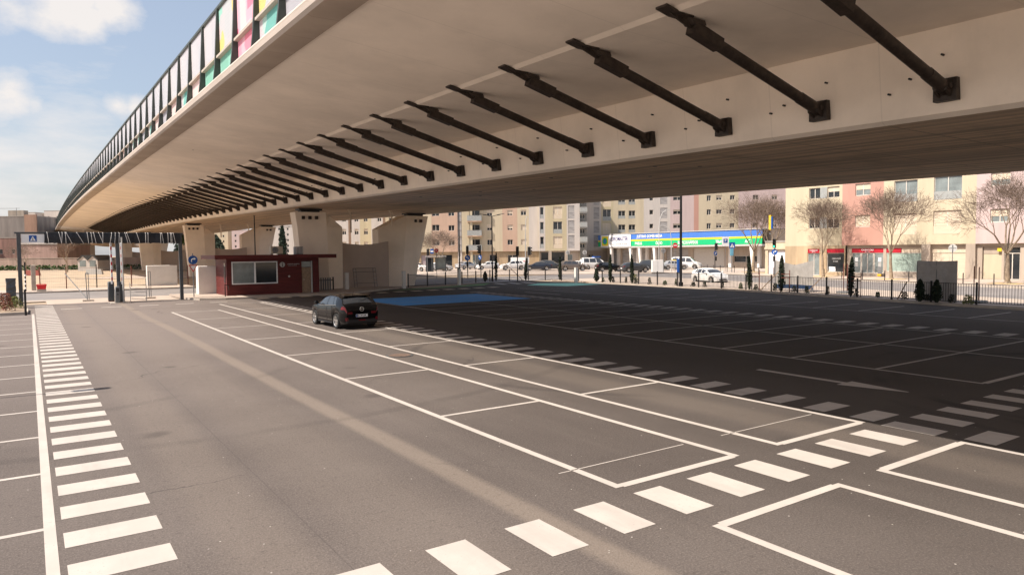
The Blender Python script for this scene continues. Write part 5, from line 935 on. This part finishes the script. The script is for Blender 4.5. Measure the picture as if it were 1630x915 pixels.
# flats closing the view down the cross street (turned 34 degrees)
def at_(u, d, z=.06): x, y = lat(u, d); return (x, y, z)
B1 = Block('apartment_block', 'peach and cream flats with glass balconies behind the bus shelter', 'building', at_(0, 142), -YAW); F2 = 2.93; holes = []; W_ = []
for f in range(6):
    z = F2*f
    for a, b, c, d, k, fr in ((-15.9, -14.4, 4.5, 5.75, 'plain', .3), (-4.9, -3.8, 4.5, 5.7, 'shut', .6 if f else .1), (-.8, .25, 4.5, 5.6, 'shut', .7 if f else .05), (1.9, 3.0, 4.5, 5.6, 'shut', .95 if f < 2 else .3), (-8.4, -6.3, 3.45, 5.7, 'plain', .2), (-12.6, -11.4, 4.5, 5.6, 'plain', .5)): holes.append((a, b, c+z, d+z)); W_.append((a, b, c+z, d+z, k, fr))
zt = 3.2+6*F2
for u0, u1, m in ((-24, -16, w_cream2), (-16, -10.8, w_peach), (-9.95, -5.8, w_cream), (-5.8, -1.8, w_cream2), (-1.8, 1.2, w_peach), (1.2, 3.5, w_cream2), (3.5, 5.5, w_white)): B1.wall(u0, u1, 3.2, zt, m, [h for h in holes if h[0] > u0 and h[1] < u1])
B1.wall(-10.8, -9.95, 0, zt, w_white, [], .25)
for q in W_: B1.window(*q[:4], kind=q[4], frac=q[5])
for f in range(6): B1.louvre(-10.75, -10.0, 3.4+F2*f, 5.9+F2*f, .15); B1.balcony(-8.8, -5.9, 3.42+F2*f)
for u in (-8.0,): B1.box('pillar', w_cream, u-.22, u+.22, -.9, -.5, 0, zt-1)
B1.body(-24, 5.5, 0, zt, 12, w_cream2)
B1.wall(-24, -10.8, 0, 3.2, w_ochre, [(-18.2, -16.3, .1, 2.6), (-14.5, -12, .1, 2.6)], .35); B1.wall(-9.95, 5.5, 0, 3.2, w_ochre, [(-8.3, -6.3, .3, 2.6), (-4.5, -3.1, .8, 2.6), (-.8, 1.1, .8, 2.5)], .35)
B1.box('garage_door', wallm("lilac_door", (.48, .40, .42)), -18.2, -16.3, .5, .56, .1, 2.6); B1.box('shop_front', m_glass, -14.5, -12, .5, .56, .1, 2.6); B1.window(-8.3, -6.3, .3, 2.6, 'plain', 0, m_frame, m_glass_l, .5); B1.window(-4.5, -3.1, .8, 2.6, 'plain', 0, m_frame, m_glass, .5); B1.window(-.8, 1.1, .8, 2.5, 'plain', 0, m_frame, m_glass, .5)
bl = thing('billboard', 'low white board with red stripe before the peach flats', 'board', at_(1.6, 139), -YAW); MB().box(-1.8, 1.8, -.05, .05, .8, 2.0).build('panel', m_swhite, bl); MB().box(-1.2, 1.3, -.07, -.052, 1.15, 1.3).build('red_stripe', m_sred, bl)
for x in (-1.5, 1.5): MB().box(x-.06, x+.06, -.04, .04, 0, .8).build('leg', m_grey, bl)
B2 = Block('apartment_block', 'straw coloured flats with stacked balcony bays behind the taupe car', 'building', at_(0, 141), -YAW); holes = []; W_ = []
for f in range(6):
    z = F2*f
    for a, b, c, d, k, fr in ((5.7, 6.45, 3.75, 6.05, 'balc', .3), (8.3, 10.1, 3.7, 6.1, 'balc', .3 if f == 1 else .7), (11.3, 12.55, 3.7, 6.3, 'lv', 0)): holes.append((a, b, c+z, d+z)); W_.append((a, b, c+z, d+z, k, fr))
for u0, u1, m in ((5.5, 6.7, w_white), (6.7, 11.0, w_yellow), (11.0, 13.6, w_white)): B2.wall(u0, u1, 3.2, zt, m, [h for h in holes if h[0] >= u0 and h[1] <= u1])
for q in W_: B2.louvre(*q[:4]) if q[4] == 'lv' else B2.window(*q[:4], kind='balc', frac=q[5])
for f in range(6): B2.box('bay_head', w_greyr, 8.3, 10.1, .02, .1, 6.12+F2*f, 6.55+F2*f) if f else None
B2.wall(13.6, 15.1, 0, zt, w_greyr, [(13.7, 14.7, 3.7+F2*f, 4.6+F2*f) for f in range(6)], 1.2)
for f in range(6): B2.window(13.7, 14.7, 3.7+F2*f, 4.6+F2*f, 'plain', 0, m_frame, m_glass, 1.35); B2.balcony(13.62, 15.08, 4.95+F2*f, .95, .55, w_greyr)
B2.body(5.5, 13.6, 0, zt, 12, w_yellow); B2.wall(5.5, 13.6, 0, 3.2, w_stone, [(5.9, 7.3, 0, 2.9), (8.0, 10.6, 0, 2.9), (11.2, 12.2, .5, 2.5)], .6); B2.box('dark_entrance', m_glass, 5.9, 7.3, .75, .8, 0, 2.9); B2.box('dark_entrance', m_glass, 8.0, 10.6, .8, .85, 0, 2.9); B2.window(11.2, 12.2, .5, 2.5, 'one', 0, m_frame, m_glass_l, .75)
for u in (7.65, 10.9): B2.box('pillar', w_stone, u-.3, u+.3, .0, .55, 0, 3.198)
B3 = Block('apartment_block', 'long off white flats with louvred bays behind the workshop fascia', 'building', at_(0, 150), -YAW); holes = []; W_ = []
for f in range(6):
    z = F2*f
    for a, b, c, d, k, fr in ((17.4, 18.6, 4.0, 6.5, 'lv', 0), (19.3, 21.1, 3.6, 6.0, 'balc', .6 if f % 2 else .2), (22.6, 24.1, 4.0, 5.7, 'balc', .3), (24.8, 26.2, 4.0, 5.7, 'balc', .3), (29.2, 30.0, 4.8, 5.8, 'one', 0), (31.5, 33.0, 4.0, 6.2, 'lv', 0), (34.2, 36.0, 4.8, 5.8, 'shut', .3), (41.3, 42.2, 4.6, 5.8, 'plain', 0), (43.3, 44.5, 4.8, 5.8, 'shut', .5 if f % 2 else .1), (46.2, 47.2, 4.8, 5.8, 'plain', 0), (51, 52.2, 4.8, 5.8, 'plain', 0), (55, 56.2, 4.8, 5.8, 'shut', .4)): holes.append((a, b, c+z, d+z)); W_.append((a, b, c+z, d+z, k, fr))
for u0, u1, m in ((15.1, 19.0, w_white), (19.0, 21.6, w_yellow), (21.6, 28.0, w_cream2), (28, 33.6, w_white), (33.6, 38.6, w_lilac), (39.6, 48, w_cream2), (48, 60, w_lilac)): B3.wall(u0, u1, 3.2, zt, m, [h for h in holes if h[0] >= u0 and h[1] <= u1])
B3.wall(38.6, 39.6, 0, zt, w_pink, [], .0)
for q in W_: B3.louvre(*q[:4]) if q[4] == 'lv' else B3.window(*q[:4], kind=q[4], frac=q[5])
B3.wall(15.1, 38.6, 0, 3.2, w_stone, [(16.2, 17.4, .3, 2.4)], .001); B3.wall(39.6, 60, 0, 3.2, w_stone, [], .001); B3.window(16.2, 17.4, .3, 2.4, 'plain'); B3.body(15.1, 60, 0, zt, 12, w_cream2)
B4 = Block('apartment_block', 'white flats with brown vertical stripes seen between the bridge piers', 'building', at_(0, 160), -YAW); w_brown = wallm("brown_stripe", (.30, .20, .14)); holes = [(u, u+.9, 4.4+2.9*f, 5.7+2.9*f) for f in range(6) for u in (-38.2, -35.4, -33.3, -30.2, -27.6)]
for u0, u1, m in ((-45, -36.8, w_white), (-36.8, -36.2, w_brown), (-36.2, -34.2, w_white), (-34.2, -31.6, w_yellow), (-31.6, -29, w_white), (-29, -28.4, w_brown), (-28.4, -25, w_cream)): B4.wall(u0, u1, 0, 21, m, [h for h in holes if h[0] >= u0 and h[1] <= u1])
for h in holes: B4.window(*h, kind='shut', frac=.4)
B4.body(-45, -25, 0, 21, 10, w_white)

# ------------------------------------------------------------------ background on the left
def simple_block(name, label, u, d, w, h, dep, m, nx, nf, z=0, roof=None, win=.9, fl=2.9, cat='building', grp=None):
    b = Block(name, label, cat, at_(u, d, z), -YAW, grp); hs = [((i+.5)*w/nx - win/2, (i+.5)*w/nx + win/2, 1.0+fl*f, 2.2+fl*f) for i in range(nx) for f in range(nf) if 2.4+fl*f < h]
    b.wall(0, w, 0, h, m, hs)
    for q in hs: b.window(*q, kind='one', frac=0)
    b.body(0, w, 0, h, dep, m); return b
gb = simple_block('grey_warehouse', 'long unfinished grey concrete block building far left behind the gantry', -185, 205, 48, 14.6, 20, wallm("bare_block", (.27, .24, .22), .2), 0+1, 0)
for i in range(5): gb.box('parapet_stub', wallm("stub", (.42, .36, .30), .2), 3+9*i, 7.5+9*i, 1, 3, 14.82, 16.0+.5*(i % 3))
for i in range(9): gb.box('roof_rail', m_grey, 2+5*i, 2.08+5*i, .2, .28, 14.82, 17.2)
gb.box('roof_rail', m_grey, 1.5, 43, .2, .28, 17.0, 17.08); gb.box('dark_opening', m_glass, 24, 31, -.05, .01, 5.0, 8.0); gb.box('brown_pier', wallm("brown_pier", (.40, .25, .18), .15), 44.5, 48.05, -.3, -.01, 0, 15.2)
simple_block('white_tower', 'pale tower block rising behind the grey building at far left', -236, 340, 8, 24, 12, w_white, 3, 8); simple_block('white_tower', 'pale tower block touching the curve of the viaduct at far left', -227, 345, 17, 25, 12, w_white, 4, 8)
pb = simple_block('pink_building', 'faded pink low building with a white coping behind the sandy lot', -125, 180, 9.5, 6.0, 14, wallm("faded_pink", (.50, .34, .29), .15), 1, 1, win=1.4); pb.box('coping', w_white, -.2, 9.7, -.2, .1, 6.23, 6.7)
simple_block('brick_building', 'dull reddish building left of the pink one behind the left gantry post', -139, 186, 13, 8.0, 14, wallm("dull_red", (.30, .18, .15), .25), 4, 2); simple_block('pink_shed', 'small pink structure on posts at the far left edge', -144, 180, 5, 11.5, 6, wallm("pale_pink", (.58, .40, .40), .1), 1, 1)
fw = thing('boundary_wall', 'long low faded pink wall along the back of the sandy lot', 'wall', at_(-140, 170, 0), -YAW); MB().box(0, 68, 0, .4, 0, 2.6).build('body', wallm("wall_pink", (.46, .34, .28), .2), fw); MB().box(-.05, 68.05, -.06, .46, 2.602, 2.75).build('coping', w_stone, fw)
gh = thing('gabled_shed', 'small white twin gabled shed with dark roof beside the far bridge piers', 'shed', at_(-92, 150, 0), -YAW)
wl = MB(); 
for x in (0, 2.1):
    wl.prism([(x, 0), (x+2.1, 0), (x+2.1, 2.2), (x+1.05, 3.1), (x, 2.2)], 1, 0, 6)
    q = MB(); q.prism([(x-.12, 2.2), (x+1.05, 3.2), (x+2.22, 2.2), (x+2.22, 2.32), (x+1.05, 3.34), (x-.12, 2.32)], 1, -.15, 6.1); q.build('roof', m_dkgrey, gh); MB().box(x+.4, x+1.7, -.03, .02, .9, 2.2).build('window', m_glass_l, gh)
wl.build('wall', w_white, gh)
for i, (u, d, h, sd) in enumerate(((-103, 150, 6.0, 41), (-88, 140, 6.5, 42), (-112, 160, 5.5, 43))): x, y, z = at_(u, d, 0); bare_tree(x, y, h, 1.3, ('pinkish bare tree left of the gabled shed', 'pinkish bare tree right of the pink building behind the barrier', 'pale bare sapling before the reddish building')[i], sd, 0, .14, dens=.8)
for i, (u, d, w, h, m, lb) in enumerate(((-153, 420, 12, 34, w_greyr, 'grey blue tower far off beyond the kiosk roof'), (-143, 400, 20, 36, w_white, 'wide pale tower far off above the kiosk'), (-128, 405, 10, 37, w_yellow, 'yellowish tower far off beside the cypress above the kiosk'), (-150, 380, 16, 16, w_lilac, 'low pinkish flats far off behind the dark trees above the kiosk'), (-128, 370, 18, 17, w_white, 'low white flats far off behind the air conditioner'), (-108, 380, 22, 18, w_cream2, 'low cream flats far off left of the bridge pier'), (-176, 390, 20, 22, w_cream2, 'cream flats far off between the second pair of piers'))): simple_block('distant_tower', lb, u, d, w, h, 12, m, 4, 10, -2 + (4 if h > 25 else 2))
for i, (x, y, h, r, lb) in enumerate(((-116, 330, 26, 3.2, 'tall dark cypress far behind the kiosk air conditioner'), (-139, 300, 13, 3.6, 'broad dark evergreen at the left behind the kiosk'), (-121, 290, 12, 3.4, 'rounded dark evergreen behind the kiosk roof'), (-97, 300, 17, 2.6, 'dark cypress far behind the left bridge pier'), (-131, 295, 10, 3.0, 'low dark evergreen between two taller ones behind the kiosk'))):
    X, Y, Z = at_(x, y, 0); rnd = random.Random(i+70); t = thing('evergreen_tree', lb, 'tree', (X, Y, -1)); broad = r/h > .2
    def f(q):
        u = q.random(); prof = r*(math.sin(math.pi*min(1, u*.9+.12))**.7 if broad else (1-u)**.75*min(1, .5+3*u)); an = q.uniform(0, 6.28); rr = prof*math.sqrt(q.random())*q.uniform(.85, 1.1); return (rr*math.cos(an), rr*math.sin(an), 1+u*(h-1))
    leaf_cloud(1500, f, .55, rnd).build('crown', m_cypf, t); MB().tube((0, 0, 0), (0, 0, h*.6), .4, .15).build('trunk', m_bark, t)
X, Y, Z = at_(-62, 135, 0); pt = thing('palm_tree', 'green palm seen between the second pair of bridge piers', 'palm', (X, Y, 0)); MB().tube((0, 0, 0), (0, 0, 6.6), .28, .22, 9).build('trunk', m_bark, pt); fr = MB(); rnd = random.Random(8)
for i in range(34):
    an = rnd.uniform(0, 6.28); el = rnd.uniform(-.2, 1.2); L2 = rnd.uniform(1.6, 2.4); pts = [Vector((math.cos(an)*L2*s*math.cos(el*(1-s*.6)), math.sin(an)*L2*s*math.cos(el*(1-s*.6)), 6.6 + L2*s*math.sin(el) - 1.1*s*s)) for s in [j/7 for j in range(8)]]
    sd = Vector((-math.sin(an), math.cos(an), 0))
    for a, b in zip(pts, pts[1:]):
        for k in (-1, 1): fr.add([a, b, b+sd*k*.32+Vector((0, 0, -.18)), a+sd*k*.30+Vector((0, 0, -.16))], [(0, 1, 2, 3)])
fr.build('crown', m_leaf, pt)
hd = thing('hedge', 'low green hedge along the back of the sandy lot', 'hedge', (*lat(-120, 165), 0), -YAW); rnd = random.Random(5)
leaf_cloud(1800, lambda q: (q.uniform(0, 50), q.uniform(-.6, .6), q.uniform(0, 1.0)*(.6+.5*math.sin(q.random()*3))), .3, rnd).build('foliage', m_leaf, hd); MB().box(0, 50, -.1, .1, 0, .3).build('stem', m_bark, hd)
for i, (u, d, m, lb, w, h) in enumerate(((-80, 118, mat("faded_red_plastic", (.34, .10, .08), .6, var=.15), 'reddish plastic road barrier at the back of the sandy lot', 2.4, .9), (-88, 119, mat("orange_plastic", (.55, .22, .10), .6, var=.1), 'dull orange road barrier at the back of the sandy lot', 2.0, 1.0), (-72, 122, m_lgrey, 'pale concrete block row at the back of the sandy lot', 2.8, .9))):
    X, Y, Z = at_(u, d, -.03); t = thing('road_block', lb, 'barrier', (X, Y, Z), -YAW); MB().prism([(-w/2, 0), (w/2, 0), (w/2, .25), (w/2-.15, h), (-w/2+.15, h), (-w/2, .25)], 1, -.25, .25).build('body', m, t); MB().box(-w/2+.1, -w/2+.5, -.27, .27, .02, .12).build('foot', m_grey, t)
ys_ = thing('yellow_sign', 'yellow works sign above a smaller orange one at the far left', 'sign', (-3.6, 77.0, .1)); MB().tube((0, .05, 0), (0, .05, 2.4), .04).build('post', m_grey, ys_); MB().box(-.35, .35, -.02, .02, 1.6, 2.4).build('plate', mat("works_yellow", (.75, .48, .02), .5, var=.05), ys_); MB().box(.1, .7, -.05, -.022, .9, 1.55).build('orange_plate', mat("works_orange", (.7, .28, .06), .5, var=.05), ys_)
mh = thing('manhole_cover', 'round rusty manhole cover in the lane between two parking rows', 'manhole cover', (9.45, 20.1, .004)); q = MB(); q.disc((0, 0, .004), .42, (0, 0, 1), .008, 28); q.build('frame', m_dkgrey, mh); MB().disc((0, 0, .010), .35, (0, 0, 1), .006, 28).build('lid', mat("rusty_iron", (.13, .09, .07), .7, var=.4, scale=6), mh)
for o in list(SC.objects):
    if o.parent is None and o.type in ('MESH', 'EMPTY') and 'label' not in o.keys() and 'kind' not in o.keys(): print('UNTAGGED', o.name)
